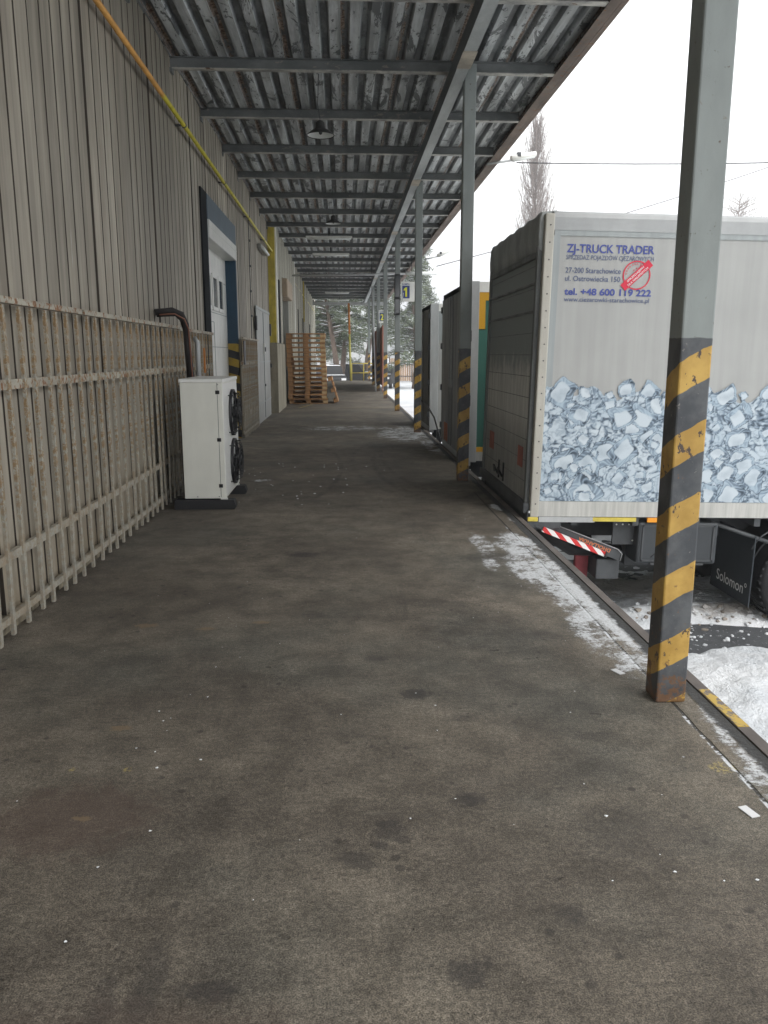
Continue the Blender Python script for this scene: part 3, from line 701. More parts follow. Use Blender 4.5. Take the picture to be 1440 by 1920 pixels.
batten(-1.0,.25,22.7,4.60,'nearest ceiling batten lamp, behind the second pendant lamp'); batten(-.97,.2,26.6,4.62,'second ceiling batten lamp from the camera'); batten(-.95,.3,42.6,4.60,'third ceiling batten lamp, far under the canopy'); batten(-.84,.35,48.3,4.60,'farthest ceiling batten lamp, at the canopy end')
r=empty('wall_lamp',(-1.93,19.7,3.93),'small white tube lamp fixed high on the wall beyond the blue door','lamp')
b=MB(); b.rbox(-.0,.09,-.75,.75,-.05,.06,.02); b.build('housing',painted('lh',(.3,.3,.28),.5),r)
b=MB(); b.tube([(.12,-.62,-.03),(.12,.62,-.03)],.035,10); b.build('tube',M['tubew'],r)
# lamps reaching out over the yard
def yard_lamp(p0,p1,label):
    p0=Vector(p0);p1=Vector(p1); r=empty('yard_lamp',p0,label,'lamp','tube lamps on arms at the roof edge')
    d=p1-p0; b=MB(); b.tube([(-.25,0,-.03),d*.35],.02,8); b.build('arm',M['alu'],r)
    b=MB(); b.tube([d*.28+Vector((0,0,.035)),d+Vector((0,0,.035))],.045,10); b.build('housing',M['white'],r)
    b=MB(); b.tube([d*.33,d*.97],.03,10); b.build('tube',M['tubew'],r)
    b=MB(); b.box(d.x*.5-.03,d.x*.5+.03,d.y*.5-.05,d.y*.5+.05,d.z*.5+.03,d.z*.5+.10); b.build('bracket',M['dark'],r)
yard_lamp((2.67,14.2,4.70),(3.28,14.35,4.84),'nearest tube lamp on an arm at the roof edge, where the cable starts')
yard_lamp((2.67,24.8,4.34),(3.15,24.8,4.52),'second tube lamp on an arm at the roof edge')
# cross pipe with tube lamp
b=MB(); b.tube([(-1.9,29.2,4.24),(.1,29.2,4.265),(2.9,29.2,4.34)],.035,8); o=b.build('cross_pipe',M['alu']); tag(o,'thin grey cross pipe hung under the canopy from wall to roof edge','pipe')
b=MB(); b.tube([(2.2,29.2,4.33),(3.3,29.2,4.34)],.06,10); b.build('tube_lamp',M['tubew'],o)
b=MB(); 
for x in (-.6,1.0,2.4): b.box(x-.01,x+.01,29.19,29.21,4.28,4.87)
b.build('hanger',M['dark'],o)
b=MB(); b.box(-1.9,2.6,49.45,49.6,4.42,4.60); o=b.build('end_beam',M['alu']); tag(o,'pale steel beam closing the far end of the canopy','beam')
b=MB()
for x in (-1.8,1.3,2.5): b.box(x-.03,x+.03,49.5,49.55,4.60,4.74)
b.build('hanger',M['dark'],o)
# floodlight + signs
r=empty('floodlight',(1.36,22.12,3.1),'tall narrow dark floodlight strapped to the fourth post','floodlight')
b=MB(); b.rbox(-.0,.155,-.1,-.005,-.53,.53,.015); b.build('housing',M['black'],r)
b=MB(); b.box(.02,.135,-.104,-.1001,-.48,-.12); b.box(.02,.135,-.104,-.1001,-.06,.48); b.build('lens',M['glass'],r)
b=MB(); b.tube([(.08,-.05,-.35),(.2,-.05,-.22),(.24,-.04,.05)],.012,6); b.build('bracket',M['alu'],r)
def sign(x,y,z,ch,label,w_=.37,h_=.52):
    r=empty('ramp_sign',(x,y,z),label,'sign','numbered ramp signs')
    b=MB(); b.box(0,w_,0,.012,0,h_); b.build('board',M['white'],r)
    b=MB(); b.box(.035,.235,-.003,-.0005,.085,.415); b.build('blue_field',M['signb'],r)
    if ch=='2': text_obj('number',ch,.125,.245,MY(.075,-.005,.125),M['signy'],r,.03)
    else:
        b=MB(); b.poly([(.115,-.005,.125),(.165,-.005,.125),(.165,-.005,.37),(.130,-.005,.37),(.075,-.005,.325),(.075,-.005,.275),(.115,-.005,.305)]); b.build('number',M['signy'],r)
    text_obj('word','RAMPA',.20,.045,MY(.035,-.003,.432),M['signb'],r,.01)
    b=MB(); b.box(-.03,0,.0,.01,.1,.13); b.box(-.03,0,0,.01,.4,.43); b.build('bracket',M['alu'],r)
sign(1.545,22.2,2.93,'1','white sign with a yellow 1 on blue, beside the dark floodlight'); sign(1.45,34.0,2.80,'2','white sign with a yellow 2 on blue, farther off above the rust red sheet')
# overhead cables
def cable(pts,r,label,name='overhead_cable',m='dark'):
    b=MB(); b.tube(pts,r,6); return tag(b.build(name,M[m]),label,'cable')
def sag(a,c,s,n=14):
    a=Vector(a);c=Vector(c); return [a.lerp(c,t/n)-Vector((0,0,s*4*(t/n)*(1-t/n))) for t in range(n+1)]
cable(sag((2.95,14.3,4.72),(12.5,14.6,5.10),.10),.009,'dark power cable running from the nearest roof edge lamp across the sky')
cable(sag((4.5,40,5.7),(40,52,18.0),.6),.020,'thin pale cable rising to the right behind the ice cube truck')
cable(sag((3.5,60,2.0),(30,75,9.8),.5),.018,'thin pale cable low over the parked trucks')
# ================================================================ outdoor unit
u=empty('outdoor_unit',(-1.62,8.05,0),'white two fan outdoor heat pump unit standing on black rubber feet by the grille','heat pump')
W_,D_=.415,1.08
b=MB(); b.rbox(0,W_,0,D_,.105,1.265,.006); b.build('casing',M['acw'],u)
b=MB(); b.rbox(-.008,W_+.008,-.008,D_+.008,1.265,1.30,.006); b.build('top_cover',M['acw2'],u)
b=MB(); b.box(W_-.052,W_-.048,-.0015,0,.12,1.26); b.build('panel_seam',M['dark'],u)
for z in (1.17,.70,.235):
    b=MB(); b.rbox(W_-.068,W_-.028,-.006,.0,z-.018,z+.018,.003); b.build('clip',M['black'],u)
b=MB()
for x,z in ((.13,.125),(.345,.125),(.37,1.245)): b.tube([(x,-.004,z),(x,.0,z)],.005,8)
b.build('screw',M['dark'],u)
b=MB(); b.box(W_,W_+.002,.03,D_-.03,.13,1.25); b.build('front_panel',M['acw2'],u)
for z in (.93,.41):
    f=empty('fan',(W_+.002,.62,z)); f.parent=u
    b=MB(); RR=.235
    Mx=Matrix.Rotation(R(90),4,'Y')
    for q in range(6):
        rad=RR*(.28+.72*q/5); h=.085 if q<4 else (.06 if q==4 else .0)
        pts=[(h,rad*math.cos(a),rad*math.sin(a)) for a in [2*math.pi*k/32 for k in range(33)]]
        b.tube(pts,.0035,5,cap=False)
    for k in range(14):
        a=2*math.pi*k/14; ca,sa=math.cos(a),math.sin(a)
        b.tube([(.085,.06*ca,.06*sa),(.085,.8*RR*ca,.8*RR*sa),(.0,RR*ca,RR*sa)],.003,5)
    b.lathe([(.0005,.09),(.055,.088),(.06,.078)],18,0,Mx)
    b.build('fan_guard',M['black'],f)
    b=MB(); b.lathe([(.0005,.055),(.06,.05),(.065,.01),(.0005,.008)],18,0,Mx)
    for k in range(5):
        a=2*math.pi*k/5
        pts=[]
        for rr_,da,xx in ((.05,0,.02),(.2,.18,.015),(.215,.5,.03),(.19,.8,.045),(.05,.6,.05)):
            pts.append((xx,rr_*math.cos(a+da),rr_*math.sin(a+da)))
        b.poly(pts)
    b.build('fan_blade',M['black'],f,norm=False)
    b=MB(); b.lathe([(.245,.0),(.245,.03),(.225,.03),(.215,.005)],40,0,Mx); b.build('fan_ring',M['black'],f)
    b=MB()
    for s_ in (-1,1):
        for t_ in (-1,1): b.tube([(.0,s_*.26,t_*.19),(.05,s_*.26,t_*.19),(.05,s_*.20,t_*.19)],.006,6)
    b.build('guard_hook',M['black'],f)
for yy in (.03,.93):
    b=MB(); b.prism([(-.10,0),(.50,0),(.515,.03),(.495,.095),(-.085,.095),(-.10,.06)],1,yy-.07,yy+.06); b.build('rubber_foot',M['rubber'],u)
b=MB(); b.box(.36,.43,-.01,.02,.096,.112); b.box(.36,.43,.9,.93,.096,.112); b.build('foot_bracket',M['white'],u)
# dark back grille of the unit
b=MB(); b.box(-.012,-.0005,.02,D_-.02,.12,1.24); b.build('back_coil',M['black'],u)
# refrigerant hoses from the wall
hs=MB(); hs.tube([(-1.95,8.62,1.965),(-1.78,8.66,1.985),(-1.70,8.72,1.95),(-1.668,8.78,1.85),(-1.66,8.8,1.6),(-1.645,8.85,1.25),(-1.63,8.9,.8)],.033,10); hs.tube([(-1.95,8.70,1.945),(-1.76,8.74,1.955),(-1.71,8.80,1.90),(-1.69,8.84,1.80),(-1.68,8.86,1.5),(-1.665,8.9,.9)],.026,10)
ho=hs.build('insulated_hose',M['hose']); tag(ho,'thick black insulated hose bending out of the wall down behind the heat pump','hose')
b=MB(); b.tube([(-1.90,8.60,1.94),(-1.75,8.63,1.95),(-1.665,8.70,1.90),(-1.637,8.75,1.8),(-1.628,8.77,1.5),(-1.62,8.8,1.0)],.007,6); b.build('copper_strip',M['copper'],ho)
b=MB(); b.tube([(-1.79,10.1,.2),(-1.79,10.1,1.68),(-1.83,10.1,1.74)],.03,10); o=b.build('conduit',M['alu']); tag(o,'grey plastic conduit rising against the grille behind the heat pump','conduit')
b=MB(); b.box(-1.835,-1.815,10.75,10.80,1.3,1.62); o=b.build('orange_strip',M['orange']); tag(o,'narrow orange strip hanging on the grille beside the blue door','strip')
# ================================================================ pallets
def pallet():
    r=empty('pallet',(0,0,0)); rr=random.Random(4)
    for x in (-.6,-.2275+.0,.145-.2175+.0,.0,.0): pass
    for k,y in enumerate((-.4,-.2275,-.0725,.1225,.2725)):
        wd=(.145,.1,.145,.1,.1275)[k]
        b=MB(); b.box(-.6,.6,y,y+wd,.122,.144); b.build('deck_board',M['wood'],r)
    for x in (-.6,-.0725,.455):
        b=MB(); b.box(x,x+.145,-.4,.4,.1,.1218); b.build('stringer_board',M['woodd'],r)
    for x in (-.6,-.0725,.455):
        for y in (-.4,-.07,.3):
            b=MB(); b.box(x,x+.145,y,y+.1,.0222,.0998); b.build('block',M['woodn'] if (x>.4) else M['wood'],r)
    for y in (-.4,-.07,.3):
        b=MB(); b.box(-.6,.6,y,y+.1,0,.022); b.build('bottom_board',M['wood'],r)
    return r
names=['lowest','second','third','fourth','fifth','sixth','seventh','eighth','ninth','tenth','eleventh','twelfth','thirteenth','fourteenth','topmost']
p0=pallet(); rr=random.Random(6)
for i in range(15):
    lab=f'{names[i]} wooden pallet of the tall stack by the wall' + ('' if i in (0,14) else ', counted from the floor')
    loc=(-1.15+rr.uniform(-.03,.03)-(0.004*i),25.95+rr.uniform(-.03,.03),.002+.1452*i); rot=(0,0,rr.uniform(-.015,.015))
    if i==0: o=p0; o.location=loc; o.rotation_euler=rot; tag(o,lab,'pallet','wooden pallets stacked by the wall')
    else: o=dup(p0,loc,rot,lab)
th=R(15); o=dup(p0,(-.43,26.3,.41),None,'wooden pallet leaning on its edge against the right of the stack'); o.rotation_euler=Matrix(((0,-math.sin(th),math.cos(th)),(1,0,0),(0,math.cos(th),math.sin(th)))).to_euler()
for i in range(10):
    dup(p0,(-1.19+rr.uniform(-.03,.03),26.95+rr.uniform(-.03,.03),.002+.1452*i),(0,0,rr.uniform(-.02,.02)),f'{names[i]} wooden pallet of the hidden rear stack, seen through the gaps','wooden pallets stacked behind the tall stack')
# ================================================================ trucks
def wheel(parent,x,y,rad=.5,wd=.28,out=-1):
    r=empty('wheel',(x,y,rad)); r.parent=parent
    Mx=Matrix.Rotation(R(90),4,'X')
    b=MB(); h=wd/2
    b.lathe([(rad*.56,-h*.8),(rad*.62,-h),(rad*.93,-h),(rad*.985,-h*.8),(rad,-h*.5),(rad,h*.5),(rad*.985,h*.8),(rad*.93,h),(rad*.62,h),(rad*.56,h*.8),(rad*.56,-h*.8)],40,0,Mx)
    for k in range(44):
        a=2*math.pi*k/44; m=Matrix.Rotation(a,4,'Y')
        b.box(-.012,.012,-h*.82,h*.82,rad-.004,rad+.012,0,m)
    b.build('tyre',M['tyre'],r)
    b=MB(); b.lathe([(rad*.57,-h*.75),(rad*.50,-h*.6),(rad*.45,-h*.1),(rad*.2,-h*.1),(rad*.18,-h*.6),(.0005,-h*.62)],28,0,Mx); b.lathe([(rad*.57,h*.75),(rad*.50,h*.6),(rad*.45,h*.1),(rad*.2,h*.1),(.0005,h*.12)],28,0,Mx); b.build('rim',M['rim'],r)
    return r
def cab(r,L,z0=.55,m='cab'):
    x0=L+.35; b=MB()
    prof=[(x0,z0),(x0+1.95,z0),(x0+2.0,z0+.9),(x0+1.75,z0+2.15),(x0+1.6,z0+2.3),(x0,z0+2.35)]
    b.prism(prof,1,.05,2.5); b.build('cab',M[m],r)
    b=MB(); b.quad((x0+2.003,.2,z0+1.0),(x0+2.003,2.35,z0+1.0),(x0+1.79,2.35,z0+2.0),(x0+1.79,.2,z0+2.0)); b.build('windscreen',M['glass'],r,norm=False)
    b=MB(); b.box(x0+.9,x0+1.75,.044,.049,z0+1.1,z0+1.9); b.box(x0+.9,x0+1.75,2.501,2.506,z0+1.1,z0+1.9); b.build('side_window',M['glass'],r)
    wheel(r,x0+1.1,.3); wheel(r,x0+1.1,2.25)
def truck_base(r,L,zf=1.13,W=2.55):
    b=MB(); b.box(.25,L+2.2,.75,.95,zf-.35,zf-.03); b.box(.25,L+2.2,1.6,1.8,zf-.35,zf-.03)
    for x in np.arange(.4,L,.6): b.box(x,x+.06,.03,W-.03,zf-.09,zf-.005)
    b.build('chassis',M['dark'],r)
# ---- truck 1 (ice cubes)
T1=empty('box_truck',(1.735,7.37,-1.135),'large grey box truck with an ice cube print and blue seller lettering','truck')
T1.rotation_euler=(0,.018,0)
L1=7.2; W1=2.55; ZF,ZC=1.165,3.93
truck_base(T1,L1,ZF)
b=MB(); b.box(.08,L1,.012,W1-.012,ZF+.05,ZC-.16); b.build('cargo_box',M['panel'],T1)
# roof with soft shoulder
b=MB(); b.prism([(.0,ZC-.17),(.0,ZC-.06),(.012,ZC-.025),(.05,ZC-.004),(.10,ZC),(W1-.10,ZC),(W1-.05,ZC-.004),(W1-.012,ZC-.025),(W1,ZC-.06),(W1,ZC-.17)],0,.07,L1); b.build('roof_profile',plain('roof_profile',(.37,.38,.38),.4),T1)
b=MB(); b.box(.08,L1,.004,.0115,ZC-.215,ZC-.17); b.box(.075,.135,.004,.0115,ZF+.145,ZC-.215); b.build('side_border',M['panelg'],T1)
b=MB(); b.box(.0,L1,-.006,.012,ZF,ZF+.145); b.box(0,L1,W1-.012,W1+.006,ZF,ZF+.145); b.build('bottom_rail',M['railw'],T1)
b=MB(); b.rbox(-.01,.075,-.010,.07,ZF-.01,ZC-.03,.012); b.build('corner_post',M['cream'],T1)
b=MB()
for k in range(18):
    z=ZF+.12+k*.148; b.lathe([(.0005,.004),(.006,.003),(.007,0)],8,0,Matrix.Translation((.037,-.0102,z))@Matrix.Rotation(R(90),4,'X'))
b.build('rivet',M['dark'],T1)
b=MB(); b.rbox(-.02,.06,W1-.07,W1+.005,ZF,ZC-.03,.012); b.build('corner_post',M['darkd'],T1)
b=MB(); b.rbox(-.03,.07,-.013,.055,ZF-.05,ZF-.008,.008); b.build('corner_marker',M['yellow'],T1)
# rear header hood with sagging snow-dark cover
b=MB(); n=26; rows=[]
rr=random.Random(1)
zz0=ZC-.33
for k in range(n+1):
    y=.06+(W1-.07)*k/n; wv=.012*math.sin(k*1.3)+rr.uniform(-.008,.008)
    wv*=.5; rows.append([(-.002,y,zz0-.02),(-.035,y,zz0),(-.045+wv*.3,y,zz0+.12),(-.040,y,ZC-.06+wv),(-.022,y,ZC-.008+wv),(.10,y,ZC+.008+wv)])
vv=[[b.bm.verts.new(p) for p in r_] for r_ in rows]
for a,c in zip(vv,vv[1:]):
    for i in range(5):
        f=b._f([a[i],c[i],c[i+1],a[i+1]],0); f.smooth=True
b._f([v for v in vv[0]],0); b._f([v for v in vv[-1]][::-1],0)
b.build('rear_header',painted('rear_header_m',(.42,.44,.43),.65,.4,3,(1,1,.6)),T1)
# stowed lift platform
b=MB(); b.box(-.028,.0,.12,W1-.12,ZF+.10,ZC-.36); b.build('lift_platform',M['lift'],T1)
b=MB()
z=ZF+.1
for k in range(12): b.box(-.031,-.0285,.13,W1-.13,z+k*.2,z+k*.2+.006)
for zc in (3.05,3.30): b.box(-.05,-.031,.14,W1-.14,zc,zc+.018)
b.build('platform_seam',M['darkd'],T1)
b=MB(); b.rbox(-.05,.0,.065,.135,ZF+.02,ZC-.30,.01); b.rbox(-.05,.0,W1-.16,W1-.065,ZF+.02,ZC-.30,.01); b.rbox(-.06,.0,.12,W1-.12,ZC-.40,ZC-.35,.01); b.build('rear_frame',M['darkd'],T1)
b=MB(); b.rbox(-.07,.02,.03,W1-.02,ZF+.02,ZF+.12,.012); b.rbox(-.03,.05,.10,W1-.1,ZF-.18,ZF+.02,.01)
b.rbox(-.04,.3,.0,.2,ZF-.13,ZF+.05,.02); b.rbox(-.04,.3,W1-.3,W1,ZF-.3,ZF-.0,.02); b.build('rear_bumper',M['dark'],T1)
for y0_,y1_ in ((.32,.55),(1.85,2.12)): MB().box(-.034,-.0312,y0_,y1_,ZF+.42,ZF+.62).build('red_flag',M['redr'],T1)
b=MB(); 
for y in (1.2,1.45): b.box(-.045,-.031,y,y+.035,ZF+.15,ZF+.35); b.tube([(-.05,y,ZF+.2),(-.08,y+.1,ZF+.28),(-.05,y+.2,ZF+.2)],.012,6)
b.build('lift_latch',M['black'],T1)
b=MB(); b.box(-.02,.06,.0,.14,ZF+.0,ZF+.05); b.build('snow_clump',M['snowp'],T1)
# under-body, seen from the near side
b=MB(); b.box(.08,.62,-.004,.03,ZF-.055,ZF-.004); b.build('side_rail',M['alu'],T1)
b=MB(); b.box(.60,1.02,-.006,.02,ZF-.045,ZF-.006); b.build('yellow_reflector',M['yellow'],T1)
b=MB(); b.box(1.13,1.27,-.006,.02,ZF-.05,ZF-.006); b.build('side_marker',M['amber'],T1)
b=MB(); b.box(.85,1.35,.13,.16,ZF-.30,ZF-.0); b.box(1.05,1.30,.3,.5,ZF-.55,ZF-.1); b.build('hanger_plate',M['dark'],T1)
b=MB()
for k in range(5): b.lathe([(.0005,.004),(.008,.003),(.009,0)],8,0,Matrix.Translation((.88+k*.062,.129,ZF-.10))@Matrix.Rotation(R(90),4,'X'))
for k in range(2): b.lathe([(.0005,.004),(.008,.003),(.009,0)],8,0,Matrix.Translation((1.05+k*.062,.129,ZF-.26))@Matrix.Rotation(R(90),4,'X'))
b.build('bolt',M['white'],T1)
# tail lift arm, tilted, with lettering upside down
A=Matrix.Translation((.06,.06,ZF-.075))@Matrix.Rotation(R(21),4,'Y')
b=MB(); b.box(.0,.92,-.0,.10,-.045,.05,0,A); b.tube([A@Vector((.0,-.01,.055)),A@Vector((.86,-.01,.058)),A@Vector((.92,-.01,.03)),A@Vector((.93,-.01,-.04))],.004,6,1); b.build('lift_arm',[M['dark'],M['alu']],T1)
text_obj('lift_lettering','DHOLLANDIA',.34,.036,A@Matrix.Translation((.80,-.003,.030))@Matrix.Rotation(R(90),4,'X')@Matrix.Rotation(math.pi,4,'Z'),M['inko'],T1,.01)
A2=Matrix.Translation((.14,-.01,ZF-.13))@Matrix.Rotation(R(21.5),4,'Y')
b=MB(); b.box(-.02,.66,-.01,.03,-.024,.024,0,A2); hzo=b.build('warning_strip',M['hz'],T1)
b=MB(); b.box(-.10,-.02,-.008,.03,-.006,.006,0,A2); b.tube([A2@Vector((.64,-.01,.0)),A2@Vector((.66,-.01,-.0))],.028,10); b.build('strip_end',M['dark'],T1)
b=MB(); b.box(.55,.68,.30,.36,.48,ZF-.3,0,Matrix.Translation((0,0,0))); b.build('red_brace',plain('brace_red',(.28,.04,.05),.5,dirt=.4),T1)
b=MB(); b.rbox(.70,.93,.10,.40,.52,.72,.01); b.build('stop_block',M['dark'],T1)
b=MB(); b.tube([(.12,.25,1.02),(.5,.3,.78),(1.0,.35,.75)],.07,10); b.tube([(.05,1.0,.75),(.9,1.0,.70)],.09,10); b.rbox(.02,.12,.3,2.2,.52,.64,.02); b.build('lift_cylinder',M['black'],T1)
# tool box
tb=MB(); tb.rbox(1.06,1.85,.02,.55,ZF-.47,ZF-.055,.025,0); tbo=tb.build('tool_box',plain('tool_box',(.045,.05,.055),.5),T1)
b=MB()
for (x0_,x1_,z0_,z1_) in ((1.10,1.81,ZF-.10,ZF-.085),(1.10,1.81,ZF-.44,ZF-.425),(1.10,1.115,ZF-.44,ZF-.085),(1.795,1.81,ZF-.44,ZF-.085)): b.box(x0_,x1_,.010,.02,z0_,z1_)
b.box(1.2,1.32,.005,.02,ZF-.475,ZF-.455); b.box(1.6,1.72,.005,.02,ZF-.475,ZF-.455)
b.tube([(1.2,.018,ZF-.4),(1.45,.018,ZF-.2)],.004,5); b.build('box_lid_rim',M['dark'],tbo)
# mudflap with lettering
FX=2.22
b=MB(); b.box(FX-.008,FX+.004,.0,.84,.265,.98); fl=b.build('mud_flap',plain('flap',(.035,.042,.05),.6),T1)
mt=Matrix.Translation((FX-.0115,.70,.37))@Matrix.Rotation(R(-90),4,'Z')@Matrix.Rotation(R(90),4,'X')
text_obj('flap_lettering','Solomon°',.64,.115,mt,M['inkw'],fl,.006)
wheel(T1,FX+.62,.17,.5,.29); wheel(T1,FX+.62,.50,.5,.29); wheel(T1,FX+.62,2.38,.5,.29); wheel(T1,FX+.62,2.05,.5,.29)
b=MB(); b.tube([(FX+.62+.58*math.cos(a),.17,.5+.58*math.sin(a)) for a in [R(180-k*12) for k in range(16)]],.012,6); 
prof=[(FX+.62+.57*math.cos(R(185-k*12)),.5+.57*math.sin(R(185-k*12))) for k in range(17)]
for a,c in zip(prof,prof[1:]): b.quad((a[0],.0,a[1]),(c[0],.0,c[1]),(c[0],.66,c[1]),(a[0],.66,a[1]))
b.build('mudguard',M['black'],T1,norm=False)
b=MB(); b.tube([(1.78,.06,ZF-.06),(2.35,.02,ZF-.24)],.02,8); b.tube([(2.22,.02,ZF-.26),(2.28,.01,ZF-.18),(2.42,.0,ZF-.08)],.008,6); b.tube([(2.22,.02,ZF-.26),(2.20,.02,ZF-.32)],.010,6); b.build('flap_stay',M['dark'],T1)
b=MB(); b.rbox(2.95+.7,5.2,.05,.12,.45,.95,.02); b.build('side_guard',M['alu'],T1)
cab(T1,L1)
wheel
# lettering
TX,TY=.197,-.0015+.008
def tt(n_,s_,x0_,x1_,z_,cap,m,bold=0): return text_obj(n_,s_,x1_-x0_,cap,MY(x0_,TY,z_),M[m],T1,bold)
px=.0049
Z0=3.575
tt('lettering','ZJ-TRUCK TRADER',TX,TX+163*px,Z0,.072,'ink',.022)
pol='SPRZEDAZ POJAZDÓW CIEZAROWYCH'
tt('lettering',pol,TX,TX+163*px,Z0-12.5*px,.040,'inkg',.004)
def adv(q):
    cu=bpy.data.curves.new('t','FONT'); cu.body=q; cu.size=1; t=bpy.data.objects.new('t',cu); COL.objects.link(t); bpy.context.view_layer.update(); v=t.dimensions.x; bpy.data.objects.remove(t); bpy.data.curves.remove(cu); return v
tot=adv(pol); b=MB()
for k in (7,20):
    xc=TX+163*px*(adv(pol[:k])+adv(pol[:k+1]))/2/tot; b.box(xc-.004,xc+.004,TY-.0005,TY,Z0-12.5*px+.047,Z0-12.5*px+.055)
xc=TX+163*px*(adv(pol[:20]))/tot; b.box(xc-.012,xc-.004,TY-.0005,TY,Z0-12.5*px-.011,Z0-12.5*px-.002)
b.build('lettering_accents',M['inkg'],T1)
tt('lettering','27-200 Starachowice',TX,TX+103*px,Z0-36*px,.047,'inkg',.008)
tt('lettering','ul. Ostrowiecka 150',TX,TX+103*px,Z0-50.5*px,.047,'inkg',.008)
tt('lettering','tel. +48 600 119 222',TX,TX+163*px,Z0-75*px,.058,'ink',.03)
tt('lettering','www.ciezarowki-starachowice.pl',TX,TX+160*px,Z0-87*px,.040,'inkg',.008)
# round stamp
b=MB(); cx,cz,ra=TX+133*px,Z0-38*px,.127
def ring(r0,r1,a0,a1,n,yy):
    for k in range(n):
        a=a0+(a1-a0)*k/n; c_=a0+(a1-a0)*(k+1)/n
        b.quad((cx+r0*math.cos(a),yy,cz+r0*math.sin(a)),(cx+r1*math.cos(a),yy,cz+r1*math.sin(a)),(cx+r1*math.cos(c_),yy,cz+r1*math.sin(c_)),(cx+r0*math.cos(c_),yy,cz+r0*math.sin(c_)))
ring(ra-.011,ra,0,2*math.pi,48,TY-.001)
ang=R(43)
S=Matrix.Translation((cx,TY-.003,cz))@Matrix.Rotation(-ang,4,'Y')
b.box(-.165,.165,0,.0008,-.034,.034,0,S)
word='GWARANCJA'
for i,chx in enumerate(word):
    a=R(178-i*14.5); rr_=ra*.70
    merge_text(b,chx,.014,.020,MY(cx+rr_*math.cos(a),TY-.001,cz+rr_*math.sin(a),a-R(90)),0,.01)
for i in range(3):
    x_,z_=cx-.035+i*.022,cz+.022+i*.010+ (0.006 if i==1 else 0)
    merge_text(b,'*',.014,.03,MY(x_,TY-.001,z_),0,.01)
b.build('stamp',M['inkr'],T1)
b=MB()
for s_,dz in (('SPRZEDAJEMY',.006),('DLA NAJLEPSZYCH',-.024)):
    wd=.20 if dz>0 else .235
    merge_text(b,s_,wd,.018,Matrix.Translation((cx,TY-.005,cz))@Matrix.Rotation(-ang,4,'Y')@Matrix.Translation((-wd/2,0,dz))@Matrix.Rotation(R(90),4,'X'),0,.012)
b.build('stamp_words',plain('stamp_white',(.75,.72,.72),.5),T1)
